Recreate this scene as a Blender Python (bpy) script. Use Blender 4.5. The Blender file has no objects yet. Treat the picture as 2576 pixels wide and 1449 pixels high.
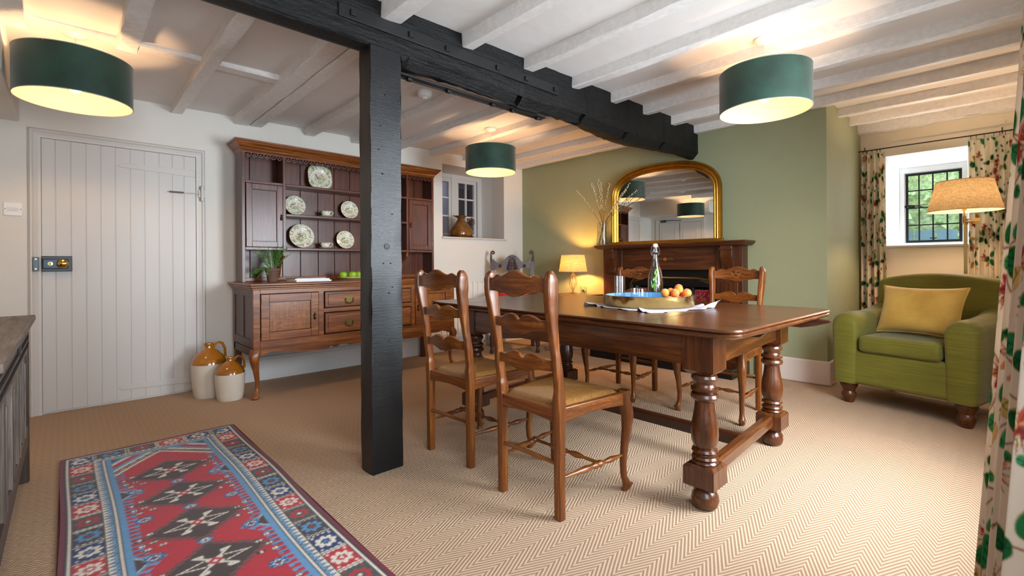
import bpy, bmesh, math, random
import numpy as np
from mathutils import Vector, Matrix
PI=math.pi; sin=math.sin; cos=math.cos
random.seed(7)
SC=bpy.context.scene; COL=SC.collection
def lin(c):
    c=c.lstrip('#'); v=[int(c[i:i+2],16)/255 for i in (0,2,4)]
    return tuple(x/12.92 if x<=.04045 else ((x+.055)/1.055)**2.4 for x in v)
def C(c): return (*lin(c),1.0)
def R(d): return math.radians(d)
# ---------------------------------------------------------------- node helper
class NT:
    def __init__(s,name):
        m=bpy.data.materials.new(name); m.use_nodes=True; s.m=m; s.t=m.node_tree; s.t.nodes.clear()
        s.out=s.n('ShaderNodeOutputMaterial'); s.b=s.n('ShaderNodeBsdfPrincipled'); s.l(s.b.outputs[0],s.out.inputs[0])
    def n(s,typ,**k):
        x=s.t.nodes.new(typ)
        for a,v in k.items(): setattr(x,a,v)
        return x
    def l(s,a,b): s.t.links.new(a,b)
    def math(s,op,a,b=None,c=None):
        x=s.n('ShaderNodeMath',operation=op)
        for i,v in enumerate((a,b,c)):
            if v is None: continue
            if isinstance(v,(int,float)): x.inputs[i].default_value=v
            else: s.l(v,x.inputs[i])
        return x.outputs[0]
    def coord(s,kind='Object',scale=(1,1,1),rot=(0,0,0)):
        tc=s.n('ShaderNodeTexCoord'); mp=s.n('ShaderNodeMapping')
        mp.inputs['Scale'].default_value=scale; mp.inputs['Rotation'].default_value=rot
        s.l(tc.outputs[kind],mp.inputs['Vector']); return mp.outputs[0]
    def noise(s,vec,scale=5,detail=4,rough=.55,dist=0):
        x=s.n('ShaderNodeTexNoise'); s.l(vec,x.inputs['Vector'])
        x.inputs['Scale'].default_value=scale; x.inputs['Detail'].default_value=detail
        x.inputs['Roughness'].default_value=rough; x.inputs['Distortion'].default_value=dist
        return x.outputs['Fac']
    def ramp(s,fac,stops):
        x=s.n('ShaderNodeValToRGB'); e=x.color_ramp.elements
        while len(e)<len(stops): e.new(.5)
        for i,(p,c) in enumerate(stops):
            e[i].position=p; e[i].color=C(c) if isinstance(c,str) else (*c,1)
        s.l(fac,x.inputs[0]); return x.outputs[0]
    def mix(s,fac,a,b,mode='MIX'):
        x=s.n('ShaderNodeMix',data_type='RGBA',blend_type=mode)
        for i,v in ((0,fac),(6,a),(7,b)):
            if isinstance(v,(int,float)): x.inputs[i].default_value=v
            elif isinstance(v,(tuple,list)): x.inputs[i].default_value=v
            elif isinstance(v,str): x.inputs[i].default_value=C(v)
            else: s.l(v,x.inputs[i])
        return x.outputs[2]
    def bump(s,h,strength=.2,dist=.01):
        x=s.n('ShaderNodeBump'); x.inputs['Strength'].default_value=strength; x.inputs['Distance'].default_value=dist
        s.l(h,x.inputs['Height']); s.l(x.outputs[0],s.b.inputs['Normal'])
    def set(s,**k):
        mp=dict(color='Base Color',rough='Roughness',metal='Metallic',spec='Specular IOR Level',trans='Transmission Weight',ior='IOR',
                sheen='Sheen Weight',coat='Coat Weight',coatr='Coat Roughness',alpha='Alpha',emis='Emission Color',emist='Emission Strength',sub='Subsurface Weight')
        for a,v in k.items():
            i=s.b.inputs[mp[a]]
            if isinstance(v,str): i.default_value=C(v)
            elif hasattr(v,'is_output'): s.l(v,i)
            else: i.default_value=v
        return s
MATS={}
def plain(name,color,rough=.5,metal=0,spec=.5,var=0,vs=8,bump=0,bs=60,**k):
    if name in MATS: return MATS[name]
    t=NT(name); t.set(rough=rough,metal=metal,spec=spec,**k)
    if var or bump:
        v=t.coord()
    if var:
        f=t.noise(v,vs,5); c=lin(color)
        t.l(t.ramp(f,[(.3,tuple(x*(1-var) for x in c)),(.7,tuple(min(1,x*(1+var)) for x in c))]),t.b.inputs['Base Color'])
    else: t.set(color=color)
    if bump: t.bump(t.noise(v,bs,4),bump,.005)
    MATS[name]=t.m; return t.m
WOODS={ # dark, mid, light, rough, coat
 'oak':('#40200b','#824518','#b77434',.36,.15),
 'oakdark':('#260f07','#4a2211','#6b391c',.36,.2),
 'oakred':('#30130a','#592715','#7c4226',.36,.22),
 'cherry':('#371806','#6f380f','#a06325',.33,.22),
 'cherrydark':('#2c1205','#552a0b','#7d461a',.33,.22),
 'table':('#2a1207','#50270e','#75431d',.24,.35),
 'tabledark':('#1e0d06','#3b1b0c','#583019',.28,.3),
 'mantel':('#291107','#4f260e','#71401a',.36,.15),
 'carver':('#251512','#452a24','#634038',.42,.15),
 'ebony':('#150f0d','#2a1e19','#3d2b22',.4,.2),
 'grey':('#3c322d','#6c5e54','#93847a',.55,.05),
 'greydark':('#221915','#41332b','#5d4c41',.42,.15),
 'shelf':('#46261a','#71402b','#8e5b41',.4,.2),
}
def wood(key,ax):
    nm='wood_%s_%s'%(key,ax)
    if nm in MATS: return MATS[nm]
    d,m,l,ro,co=WOODS[key]; t=NT(nm)
    s={'x':(2,34,34),'y':(34,2,34),'z':(34,34,2)}[ax]
    s2={'x':(9,330,330),'y':(330,9,330),'z':(330,330,9)}[ax]
    oi=t.n('ShaderNodeObjectInfo')
    def vec(sc):
        tc=t.n('ShaderNodeTexCoord'); ad=t.n('ShaderNodeVectorMath',operation='ADD')
        mu=t.n('ShaderNodeVectorMath',operation='SCALE'); cmb=t.n('ShaderNodeCombineXYZ')
        for i in range(3): t.l(oi.outputs['Random'],cmb.inputs[i])
        t.l(cmb.outputs[0],mu.inputs[0]); mu.inputs['Scale'].default_value=3.7
        t.l(tc.outputs['Object'],ad.inputs[0]); t.l(mu.outputs[0],ad.inputs[1])
        mp=t.n('ShaderNodeMapping'); mp.inputs['Scale'].default_value=sc; t.l(ad.outputs[0],mp.inputs[0]); return mp.outputs[0]
    a=t.noise(vec(s),1.0,5,.6,.6); b=t.noise(vec(s2),1.0,3,.6)
    f=t.math('ADD',t.math('MULTIPLY',a,.6),t.math('MULTIPLY',b,.4))
    col=t.ramp(f,[(.32,d),(.5,m),(.68,l)])
    big=t.noise(vec((3,3,3)),1.0,2); 
    col=t.mix(t.math('MULTIPLY',big,.35),col,d)
    t.l(col,t.b.inputs['Base Color']); t.set(rough=ro,coat=co,coatr=.22,spec=.45)
    t.bump(b,.12,.002)
    MATS[nm]=t.m; return t.m
# ---------------------------------------------------------------- mesh builder
class MB:
    def __init__(s): s.v=[]; s.f=[]; s.mi=[]; s.cur=0; s.col=None
    def add(s,vs,fs):
        o=len(s.v); s.v+= [tuple(p) for p in vs]
        for f in fs: s.f.append([i+o for i in f]); s.mi.append(s.cur)
        return s
    def box(s,x0,y0,z0,x1,y1,z1):
        s.nb=getattr(s,'nb',-1)+1; e=.00007*(s.nb%9); x0+=e;y0+=e;z0+=e;x1-=e;y1-=e;z1-=e
        v=[(x,y,z) for z in (z0,z1) for y in (y0,y1) for x in (x0,x1)]
        return s.add(v,[(0,2,3,1),(4,5,7,6),(0,1,5,4),(2,6,7,3),(0,4,6,2),(1,3,7,5)])
    def loft(s,rings,cap=True,close=True):
        n=len(rings[0]); vs=[p for r in rings for p in r]; fs=[]
        for i in range(len(rings)-1):
            for j in range(n if close else n-1):
                k=(j+1)%n; fs.append((i*n+j,i*n+k,(i+1)*n+k,(i+1)*n+j))
        if cap: fs.append(tuple(range(n))[::-1]); fs.append(tuple((len(rings)-1)*n+j for j in range(n)))
        return s.add(vs,fs)
    def lathe(s,cx,cy,prof,n=24,a0=0,sx=1,sy=1,cap=True):
        return s.loft([[(cx+r*sx*cos(a0+2*PI*j/n),cy+r*sy*sin(a0+2*PI*j/n),z) for j in range(n)] for r,z in prof],cap)
    def tube(s,pts,r,n=8,cap=True,closed=False):
        P=[Vector(p) for p in pts]; m=len(P); rr=r if isinstance(r,(list,tuple)) else [r]*m
        rings=[]; up=None
        for i,p in enumerate(P):
            if closed: t=(P[(i+1)%m]-P[i-1])
            else: t=P[min(i+1,m-1)]-P[max(i-1,0)]
            t.normalize()
            if up is None: up=Vector((0,0,1)) if abs(t.z)<.9 else Vector((1,0,0))
            u=up-t*up.dot(t)
            if u.length<1e-4: u=t.orthogonal()
            u.normalize(); w=t.cross(u); up=u
            rings.append([tuple(p+(u*cos(2*PI*j/n)+w*sin(2*PI*j/n))*rr[i]) for j in range(n)])
        if closed: rings.append(rings[0]); return s.loft(rings,False)
        return s.loft(rings,cap)
    def prism(s,poly,plane,a,b):
        def P(u,v,w): return {'xz':(u,w,v),'yz':(w,u,v),'xy':(u,v,w)}[plane]
        n=len(poly); v=[P(u,w,a) for u,w in poly]+[P(u,w,b) for u,w in poly]
        return s.add(v,[tuple(range(n)),tuple(range(2*n-1,n-1,-1))]+[(i,i+n,(i+1)%n+n,(i+1)%n) for i in range(n)])
    def sphere(s,c,rx,ry=None,rz=None,n=16,m=10):
        ry=ry or rx; rz=rz or rx; e=.02
        return s.loft([[(c[0]+rx*sin(t)*cos(2*PI*j/n),c[1]+ry*sin(t)*sin(2*PI*j/n),c[2]+rz*cos(t)) for j in range(n)] for t in [e+(PI-2*e)*i/m for i in range(m+1)]])
    def grid(s,fn,nu,nv):
        vs=[fn(i/(nu-1),j/(nv-1)) for j in range(nv) for i in range(nu)]
        return s.add(vs,[(j*nu+i,j*nu+i+1,(j+1)*nu+i+1,(j+1)*nu+i) for j in range(nv-1) for i in range(nu-1)])
    def xf(s,M,start=0):
        s.v[start:]=[tuple(M@Vector(p)) for p in s.v[start:]]; return s
    def build(s,name,mat,parent=None,smooth=True,ang=35,bevel=0,seg=2,label=None,loc=None,cols=None,**props):
        me=bpy.data.meshes.new(name); me.from_pydata(s.v,[],s.f); 
        if isinstance(mat,str):
            a=np.array(s.v); d=a.max(0)-a.min(0); k_=mat.split(':'); mat=wood(k_[0],k_[1] if len(k_)>1 else 'xyz'[int(d.argmax())])
        for m in (mat if isinstance(mat,(list,tuple)) else [mat]):
            if isinstance(m,str): m=wood(m,'z')
            me.materials.append(m)
        if len(me.materials)>1: me.polygons.foreach_set('material_index',s.mi)
        bm=bmesh.new(); bm.from_mesh(me); bmesh.ops.recalc_face_normals(bm,faces=bm.faces); bm.to_mesh(me); bm.free()
        if cols is not None:
            at=me.color_attributes.new('Col','FLOAT_COLOR','POINT'); a=np.ones((len(s.v),4),dtype=np.float32); a[:,:3]=cols; at.data.foreach_set('color',a.ravel())
        if smooth:
            me.polygons.foreach_set('use_smooth',[True]*len(me.polygons)); me.set_sharp_from_angle(angle=R(ang))
        o=bpy.data.objects.new(name,me); COL.objects.link(o)
        if parent: o.parent=parent
        if loc: o.location=loc
        if bevel:
            b=o.modifiers.new('bevel','BEVEL'); b.width=bevel; b.segments=seg; b.limit_method='ANGLE'; b.angle_limit=R(40)
        if label: o['label']=label
        for k,v in props.items(): o[k]=v
        return o
def thing(name,label,cat,loc=(0,0,0),rz=0,group=None):
    o=bpy.data.objects.new(name,None); COL.objects.link(o); o.empty_display_size=.05
    o.location=loc; o.rotation_euler=(0,0,rz); o['label']=label; o['category']=cat
    if group: o['group']=group
    return o
def tag(o,label,cat,group=None):
    o['label']=label; o['category']=cat
    if group: o['group']=group
    return o
def dup(root,loc,rz,label=None):
    r=root.copy(); COL.objects.link(r); r.location=loc; r.rotation_euler=(0,0,rz)
    if label: r['label']=label
    for ch in list(root.children):
        c=ch.copy(); COL.objects.link(c); c.parent=r
        for g in list(ch.children):
            d=g.copy(); COL.objects.link(d); d.parent=c
    return r
def struct(o): o['kind']='structure'; return o
def sm(t): t=max(0,min(1,t)); return t*t*(3-2*t)
def interp(x,pts):
    for (a,b),(c,d) in zip(pts,pts[1:]):
        if x<=c: return b+(d-b)*max(0,(x-a))/(c-a) if c>a else d
    return pts[-1][1]
# ================================================================ CAMERA
yaw=R(43.45); roll=R(.36); H=1.04
F_=Vector((sin(yaw),cos(yaw),0)); r_=Vector((cos(yaw),-sin(yaw),0)); d_=Vector((0,0,-1))
R2=r_*cos(roll)+d_*sin(roll); D2=-r_*sin(roll)+d_*cos(roll)
cam=bpy.data.cameras.new('camera'); co=bpy.data.objects.new('camera',cam); COL.objects.link(co)
M=Matrix.Identity(4)
for i in range(3): M[i][0]=R2[i]; M[i][1]=-D2[i]; M[i][2]=-F_[i]
M[2][3]=H; co.matrix_world=M
cam.sensor_width=36; cam.lens=36*1182/2576; cam.shift_y=-59.1/2576; cam.clip_start=.02
SC.camera=co
# ================================================================ SETTING MATERIALS
def wallmat(name,color,b=.12,var=.03):
    t=NT(name); v=t.coord(); f=t.noise(v,1.6,4); c=lin(color)
    t.l(t.ramp(f,[(.3,tuple(x*(1-var) for x in c)),(.7,tuple(min(1,x*(1+var)) for x in c))]),t.b.inputs['Base Color'])
    h=t.math('ADD',t.noise(v,9,4),t.math('MULTIPLY',t.noise(v,90,3),.18)); t.bump(h,b,.03); t.set(rough=.75,spec=.25); return t.m
MW=wallmat('wall_white','#dfdad2'); MG=wallmat('wall_sage','#9a9d7c',.1); MCEIL=wallmat('ceiling_paint','#e0dad5',.15)
MCREAM=wallmat('wall_cream','#e9dfcb'); MREV=wallmat('reveal_white','#eef0f2',.25)
MTRIM=plain('trim_paint','#d3cec8',.4,bump=.06,bs=25); MDOOR=plain('door_paint','#cfcac5',.38,bump=.05,bs=18)
MBASE=plain('baseboard_paint','#dcdad8',.4,bump=.08,bs=12); MBASEP=plain('baseboard_pinkish','#dccdc4',.45,bump=.1,bs=12)
def joistmat():
    t=NT('joist_white'); v=t.coord(scale=(30,3,30)); a=t.noise(v,1,5,.65); b=t.noise(t.coord(),30,4)
    t.l(t.ramp(b,[(.3,'#dcd7d2'),(.7,'#eae6e2')]),t.b.inputs['Base Color']); t.bump(t.math('ADD',a,t.math('MULTIPLY',b,.5)),.35,.01); t.set(rough=.5,spec=.4); return t.m
MJ=joistmat()
def beammat():
    t=NT('black_timber'); v=t.coord(); a=t.noise(t.coord(scale=(4,40,40)),1,5,.6); b=t.noise(v,14,6,.7)
    t.l(t.ramp(b,[(.35,'#0a0a0a'),(.62,'#101010'),(.8,'#1f1b17')]),t.b.inputs['Base Color'])
    t.bump(t.math('ADD',a,t.math('MULTIPLY',b,1.2)),.7,.012); t.set(rough=.55,spec=.3); return t.m
MBEAM=beammat()
def postmat():
    t=NT('black_sawn_post'); v=t.coord(rot=(0,R(-20),0)); 
    w=t.n('ShaderNodeTexWave',wave_type='BANDS',bands_direction='Z'); w.inputs['Scale'].default_value=32; w.inputs['Distortion'].default_value=2.5; w.inputs['Detail'].default_value=3; w.inputs['Detail Scale'].default_value=1.5
    t.l(v,w.inputs['Vector']); n=t.noise(t.coord(scale=(7,7,170),rot=(0,R(-12),R(-12))),1,5,.75)
    t.set(color='#0c0d10',rough=.34,spec=.45); t.bump(t.math('ADD',t.math('MULTIPLY',w.outputs['Fac'],.1),n),.32,.003); return t.m
MPOST=postmat()
def carpet():
    t=NT('sisal_herringbone'); tc=t.n('ShaderNodeTexCoord'); sp=t.n('ShaderNodeSeparateXYZ'); t.l(tc.outputs['Object'],sp.inputs[0])
    x,y=sp.outputs[0],sp.outputs[1]
    wob=t.math('MULTIPLY',t.math('SUBTRACT',t.noise(tc.outputs['Object'],3,2),.5),.006)
    tri=t.math('PINGPONG',t.math('ADD',y,wob),.061)
    ph=t.math('ADD',t.math('MULTIPLY',tri,cos(R(25))),t.math('MULTIPLY',x,sin(R(25))))
    rib=t.math('ADD',t.math('MULTIPLY',t.math('SINE',t.math('MULTIPLY',ph,2*PI/.0125)),.5),.5)
    kn=t.noise(tc.outputs['Object'],420,2,.6); kn2=t.noise(tc.outputs['Object'],1.2,3)
    f=t.math('ADD',t.math('MULTIPLY',rib,.75),t.math('MULTIPLY',t.math('SUBTRACT',kn,.5),.9))
    col=t.ramp(f,[(.0,'#94755c'),(.35,'#b39478'),(.75,'#c9b29a')])
    col=t.mix(t.math('MULTIPLY',kn2,.25),col,'#bf9e80')
    t.l(col,t.b.inputs['Base Color']); t.bump(f,.6,.004); t.set(rough=.9,spec=.1); return t.m
MCARP=carpet()
# ================================================================ ROOM SHELL
zc=lambda x: 2.345+.017*x
XL,XR,XW=-.85,4.66,6.0; YA,YF,YR=4.70,-.25,1.05
WH=2.6
m=MB(); m.box(XL-.2,YF-.1,-.06,XW+.5,YA+.6,0); struct(m.build('floor',MCARP,smooth=False))
m=MB(); x0,x1=XL-.1,XW+.1; y0,y1=YF-.1,YA+.1
m.add([(x0,y0,zc(x0)),(x1,y0,zc(x1)),(x1,y1,zc(x1)),(x0,y1,zc(x0)),(x0,y0,WH+.15),(x1,y0,WH+.15),(x1,y1,WH+.15),(x0,y1,WH+.15)],[(0,3,2,1),(4,5,6,7),(0,1,5,4),(2,3,7,6),(1,2,6,5),(0,4,7,3)])
struct(m.build('ceiling',MCEIL,smooth=False))
# back wall with niche hole, niche deeper than the wall
nx0,nx1,nz0,nz1=3.30,4.29,1.385,2.265
m=MB()
for b in ((XL-.1,YA,-.06,nx0,YA+.55,WH),(nx1+.02,YA,-.06,XR+.1,YA+.55,WH),(nx0,YA,-.06,nx1+.02,YA+.55,nz0),(nx0,YA,nz1,nx1+.02,YA+.55,WH)): m.box(*b)
struct(m.build('wall_back',MW,smooth=False))
m=MB(); m.box(XL-.15,YF-.1,-.06,XL,YA+.05,WH); struct(m.build('wall_left',MW,smooth=False))
m=MB(); m.box(XL,3.28,2.05,-.235,YA+.01,WH); struct(m.build('trim_1',MW,smooth=False,bevel=.01))
# green chimney wall and its return
m=MB()
P0=[(XR,YR),(XR,1.98),(XR,2.90),(XR,YA+.1)]
def wq(a,b,z0,z1): m.add([(*a,z0),(*b,z0),(*b,z1),(*a,z1)],[(0,1,2,3)])
wq((XR,YR),(XR,1.98),-.05,WH); wq((XR,2.90),(XR,YA+.1),-.05,WH); wq((XR,1.98),(XR,2.90),.98,WH)
wq((XR,1.98),(XR+.35,1.98),-.05,.98); wq((XR+.35,1.98),(XR+.35,2.90),-.05,.98); wq((XR+.35,2.90),(XR,2.90),-.05,.98)
m.add([(XR,1.98,.98),(XR+.35,1.98,.98),(XR+.35,2.9,.98),(XR,2.9,.98)],[(0,1,2,3)])
wq((XR,YR),(XW+.3,YR),-.05,WH); wq((XR,YA+.1),(XW+.3,YA+.1),-.05,WH); wq((XW+.3,YR),(XW+.3,YA+.1),-.05,WH)
struct(m.build('wall_right',MG,smooth=False))
# window wall of the alcove
wy0,wy1,wz0,wz1=.02,.845,1.205,2.105
m=MB()
for b in ((XW,YF-.1,-.06,XW+.45,wy0,WH),(XW,wy1,-.06,XW+.45,YR+.1,WH),(XW,wy0,-.06,XW+.45,wy1,wz0),(XW,wy0,wz1,XW+.45,wy1,WH)): m.box(*b)
struct(m.build('wall_far_right',MCREAM,smooth=False))
# front wall (behind camera) with one inferred window and a second one added for fill light
m=MB(); W1=(2.02,3.08,.55,2.02); W2=(-.35,1.25,.55,2.0)
xs=[XL-.1,W2[0],W2[1],W1[0],W1[1],XW+.1]
m.box(xs[0],YF-.3,-.06,xs[1],YF,WH); m.box(xs[2],YF-.3,-.06,xs[3],YF,WH); m.box(xs[4],YF-.3,-.06,xs[5],YF,WH)
for w in (W1,W2): m.box(w[0],YF-.3,-.06,w[1],YF,w[2]); m.box(w[0],YF-.3,w[3],w[1],YF,WH)
struct(m.build('wall_front',MW,smooth=False))
GL=NT('window_glass'); 
g_=GL.n('ShaderNodeBsdfTransparent'); g2=GL.n('ShaderNodeBsdfGlossy'); g2.inputs['Roughness'].default_value=.02; mx=GL.n('ShaderNodeMixShader'); mx.inputs[0].default_value=.05
g_.inputs[0].default_value=(.96,.98,.98,1); GL.l(g_.outputs[0],mx.inputs[1]); GL.l(g2.outputs[0],mx.inputs[2]); GL.l(mx.outputs[0],GL.out.inputs[0]); MGL=GL.m
for i,w in enumerate((W1,W2)):  # the last frame belongs to the unseen window added for fill
    f=MB(); y=YF-.2
    for a,b in ((w[0],w[0]+.05),(w[1]-.05,w[1]),((w[0]+w[1])/2-.025,(w[0]+w[1])/2+.025)): f.box(a,y-.02,w[2],b,y+.02,w[3])
    for a,b in ((w[2],w[2]+.05),(w[3]-.05,w[3])): f.box(w[0],y-.02,a,w[1],y+.02,b)
    fo=struct(f.build('window_%d'%(i+3),MTRIM,smooth=False)); g=MB(); g.box(w[0],y-.003,w[2],w[1],y+.003,w[3]); g.build('glass_pane',MGL,fo,smooth=False)
# ---- ceiling joists
jn=[1]
def joist(x0,x1,ya,yb,dep=.075,amp=.006,seed=0,ax='y'):
    rnd=random.Random(seed); n=14; rings=[]
    for i in range(n+1):
        y=ya+(yb-ya)*i/n; j=lambda:rnd.uniform(-amp,amp)
        if ax=='y':
            zb=zc(x0)-dep
            a=[(x0+j(),y,zc(x0)+.02),(x0+j(),y,zb+.005+j()*.3),(x0+.005+j()*.3,y,zb+j()*.8),(x1-.005+j()*.3,y,zb+.004+j()*.8),(x1+j(),y,zb+.008+j()*.3),(x1+j(),y,zc(x1)+.02)]
        else:
            zb=zc((x0+x1)/2)-dep; a=[(y,x0,zc(y)+.02),(y,x0+j(),zb+.01),(y,x0+.01,zb+j()*.5),(y,x1-.01,zb+j()*.5),(y,x1+j(),zb+.01),(y,x1,zc(y)+.02)]
        rings.append(a)
    jn[0]+=1; m=MB(); m.loft(rings); return struct(m.build('trim_%d'%jn[0],MJ,ang=28))
BX=[1.155,1.662,2.165,2.655,3.134,3.618,4.097,4.574,5.06,5.5]
for i,x in enumerate(BX):
    joist(x,x+(.105 if i==0 else .082),YF,2.165 if x<4.55 else YR+.02 if x>4.7 else 2.165,.082 if i==0 else .074,seed=i)
joist(5.86,6.02,YF,YR+.02,.1,.012,77)
for i,x in enumerate((.15,.66,-.36)): joist(x,x+.085,YF,2.165,.074,seed=20+i)
FX=[(.62,.70),(1.075,1.195),(1.207,1.30),(1.68,1.78),(2.15,2.245),(2.64,2.73),(3.13,3.22),(3.61,3.70),(4.09,4.18),(4.5,4.6)]
for i,(a,b) in enumerate(FX): joist(a,b,2.35,YA+.01,.062,seed=40+i)
joist(.215,.305,2.35,3.47,.075,seed=60); joist(-.27,-.15,2.35,3.47,.075,seed=61)
joist(3.465,3.575,XL,1.12,.075,.003,62,'x')
# ---- black beam
beam=thing('ceiling_beam','long black painted oak beam running across the white ceiling to the green wall','beam',(1.2,2.26,2.1))
B0=Vector((1.2,2.26,2.1))
rings=[]; rnd=random.Random(3)
xs=[]; x=XL
notches=[2.13,2.79,3.36,3.97]
pts=[XL,-.3,.2,.6,.9,1.1,1.25,1.27]; 
xx=1.32
while xx<4.68: pts.append(xx); xx+=.06
for nn in notches: pts+= [nn-.022,nn-.02,nn+.02,nn+.022]
pts=sorted(set(round(p,3) for p in pts if p<=4.665))+[4.67]
for x in pts:
    inn=any(abs(x-nn)<.0205 for nn in notches); j=lambda a=.006: rnd.uniform(-a,a)*(1 if x>1.26 else .25)
    zb=2.13 if x<1.26 else (2.085+.03*sm((x-3.9)/.7)+.012*sin(x*5))
    ch=.055 if x>1.3 else .012
    yn=2.16; yf=2.36+(.05*sin(x*2.2) if x>1.3 else 0); zt=zc(x)+.03
    cy,cz=(yn+ch+.03,zb+ch+.03) if inn else (yn+ch*.5,zb+ch*.5)
    rings.append([(x,yn+j(.003),zt),(x,yn+j(.004),zb+.16),(x,yn+j(.004),zb+ch),(x,cy+j(.003),cz),(x,yn+ch,zb+j()),(x,(yn+yf)/2,zb+.004+j(.008)),(x,yf-.03+j(),zb+.03+j()),(x,yf+j(),zb+.055),(x,yf,zt)])
rings=[[(a-B0.x,b-B0.y,c-B0.z) for a,b,c in r] for r in rings]
m=MB(); m.loft(rings); m.build('timber',MBEAM,beam,ang=28)
MIR=plain('painted_iron','#121214',.45,bump=.15,bs=40)
m=MB(); m.box(.93-B0.x,-.112,.115,2.49-B0.x,-.098,.178); st=m.build('iron_strap',MIR,beam,bevel=.002,label='long iron strap on the near face')
for bxx in (.998,1.314,1.547,1.922,2.171,2.451):
    m=MB(); m.box(bxx-.014-B0.x,-.124,.132,bxx+.014-B0.x,-.11,.16); m.build('bolt_head',MIR,st,bevel=.002)
m=MB(); m.box(1.28-B0.x,.022,-.034,2.46-B0.x,.034,.0); m.box(1.28-B0.x,-.02,-.03,2.46-B0.x,.038,-.018); st=m.build('iron_strap',MIR,beam,bevel=.002,label='iron strap under the beam')
for bxx in (1.374,1.639,1.984,2.158,2.4):
    m=MB(); m.box(bxx-.014-B0.x,-.008,-.046,bxx+.014-B0.x,.018,-.03); m.build('bolt_head',MIR,st,bevel=.002)
# ---- post
post=thing('timber_post','square black painted timber post standing in the middle of the room under the beam','post',(1.175,2.22,0))
m=MB(); rings=[]; rnd=random.Random(5)
for i in range(30):
    z=2.135*i/29; j=lambda: rnd.uniform(-.0025,.0025)
    cx=[(-.085,-.06),(.085,-.06),(.085,.06),(-.085,.06)]; o=[]
    for (a,b),(c,d) in zip(cx,cx[1:]+cx[:1]):
        for t in (.015,.35,.65,.985): o.append((a+(c-a)*t+j(),b+(d-b)*t+j(),z))
    rings.append(o)
m.loft(rings); m.build('post_timber',MPOST,post,ang=20)
for (x,z,r) in ((.0,1.135,.016),(.02,1.05,.004),(-.02,1.05,.004),(.03,1.3,.004),(-.04,1.62,.004),(-.03,1.74,.004),(0,1.9,.005),(-.03,1.93,.004),(.01,.9,.004),(.03,.93,.004),(-.02,1.5,.004),(.01,.66,.004)):
    m=MB(); m.lathe(0,0,[(r,-.002),(r,.003),(r*.6,.004)],14); m.xf(Matrix.Translation((x,-.061,z))@Matrix.Rotation(R(90),4,'X'))
    m.build('wooden_peg' if r>.01 else 'nail_head',plain('peg_black','#0c0c0e',.5),post)
# ---- baseboards
m=MB(); m.box(.86,YA-.03,0,XR,YA,.21); m.box(.86,YA-.04,0,XR,YA,.19); struct(m.build('baseboard_back',MBASE,smooth=False,bevel=.004))
m=MB(); m.box(XR-.035,3.26,0,XR,YA-.04,.17); struct(m.build('baseboard_right',MBASE,smooth=False,bevel=.004))
m=MB(); m.box(XR-.03,YR-.03,0,XR+.005,1.62,.205); m.box(XR-.03,YR-.03,0,XW,YR,.205)
struct(m.build('baseboard_return',MBASEP,smooth=False,bevel=.012))
m=MB(); m.box(XW-.03,YF,0,XW,YR-.03,.2); struct(m.build('baseboard_window_side',MBASE,smooth=False,bevel=.004))
# ---- door 1 (plank door)
door=MB(); xs=[-.13,-.058,.023,.104,.187,.271,.359,.447,.538,.627,.706,.79]
for a,b in zip(xs,xs[1:]): door.box(a+.0015,YA-.014,.012,b-.0015,YA+.02,1.955)
door.box(-.128,YA-.010,.012,.788,YA+.0,1.955)
D1=struct(door.build('door_1',MDOOR,smooth=False,bevel=.003))
m=MB(); w=.066
prof=[(0,.012),(.012,.03),(.02,.03),(.03,.018),(.05,.022),(.066,.022)] # (offset from outer, depth)
prof=[(0,-.01)]+prof+[(w,-.01)]
m.loft([[(-.196+o,YA-d,0) for o,d in prof],[(-.196+o,YA-d,2.022-o) for o,d in prof],[(.856-o,YA-d,2.022-o) for o,d in prof],[(.856-o,YA-d,0) for o,d in prof]])
struct(m.build('trim_40',MTRIM,smooth=False))
for zz,tp,sg in ((1.815,1.5,1),(.105,1.5,1)):
    m=MB(); z0=zz; m.prism([(.285,z0-.008+.012),(.30,z0+.02),(.785,z0+.03),(.785,z0-.03),(.30,z0-.008)],'xz',YA-.021,YA-.012); m.build('strap_hinge',MDOOR,D1,bevel=.002)
m=MB(); m.box(-.128,YA-.052,1.012,.028,YA-.012,1.12); lk=m.build('lock_case',plain('lock_black','#1b1b20',.35),D1,bevel=.003,label='black rim lock case')
m=MB(); m.box(-.124,YA-.06,1.03,.008,YA-.05,1.1); m.build('lock_plate',plain('lock_blue_steel','#3a424e',.35,.6),lk,bevel=.006)
MBRASS=plain('polished_brass','#c9a04a',.18,1)
m=MB(); m.lathe(0,0,[(.004,0),(.012,0),(.012,.012),(.026,.02),(.031,.033),(.026,.046),(.012,.052),(.001,.053)],24); m.xf(Matrix.Translation((-.022,YA-.058,1.066))@Matrix.Rotation(R(90),4,'X')); m.build('door_knob',MBRASS,lk,label='polished brass door knob')
m=MB(); m.lathe(0,0,[(.001,0),(.014,0),(.014,.003),(.001,.004)],20); m.xf(Matrix.Translation((-.085,YA-.059,1.066))@Matrix.Rotation(R(90),4,'X')); k=m.build('keyhole_cover',plain('brass_dull','#b8a878',.3,1),lk)
m=MB(); m.box(-.087,YA-.065,1.056,-.083,YA-.062,1.076); m.build('keyhole',plain('black_hole','#0c0908',.8),lk)
m=MB(); m.box(-.172,YA-.045,1.015,-.142,YA-.018,1.112); kp=m.build('lock_keep',plain('lock_steel','#4a545a',.35,.7),D1,bevel=.002)
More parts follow.
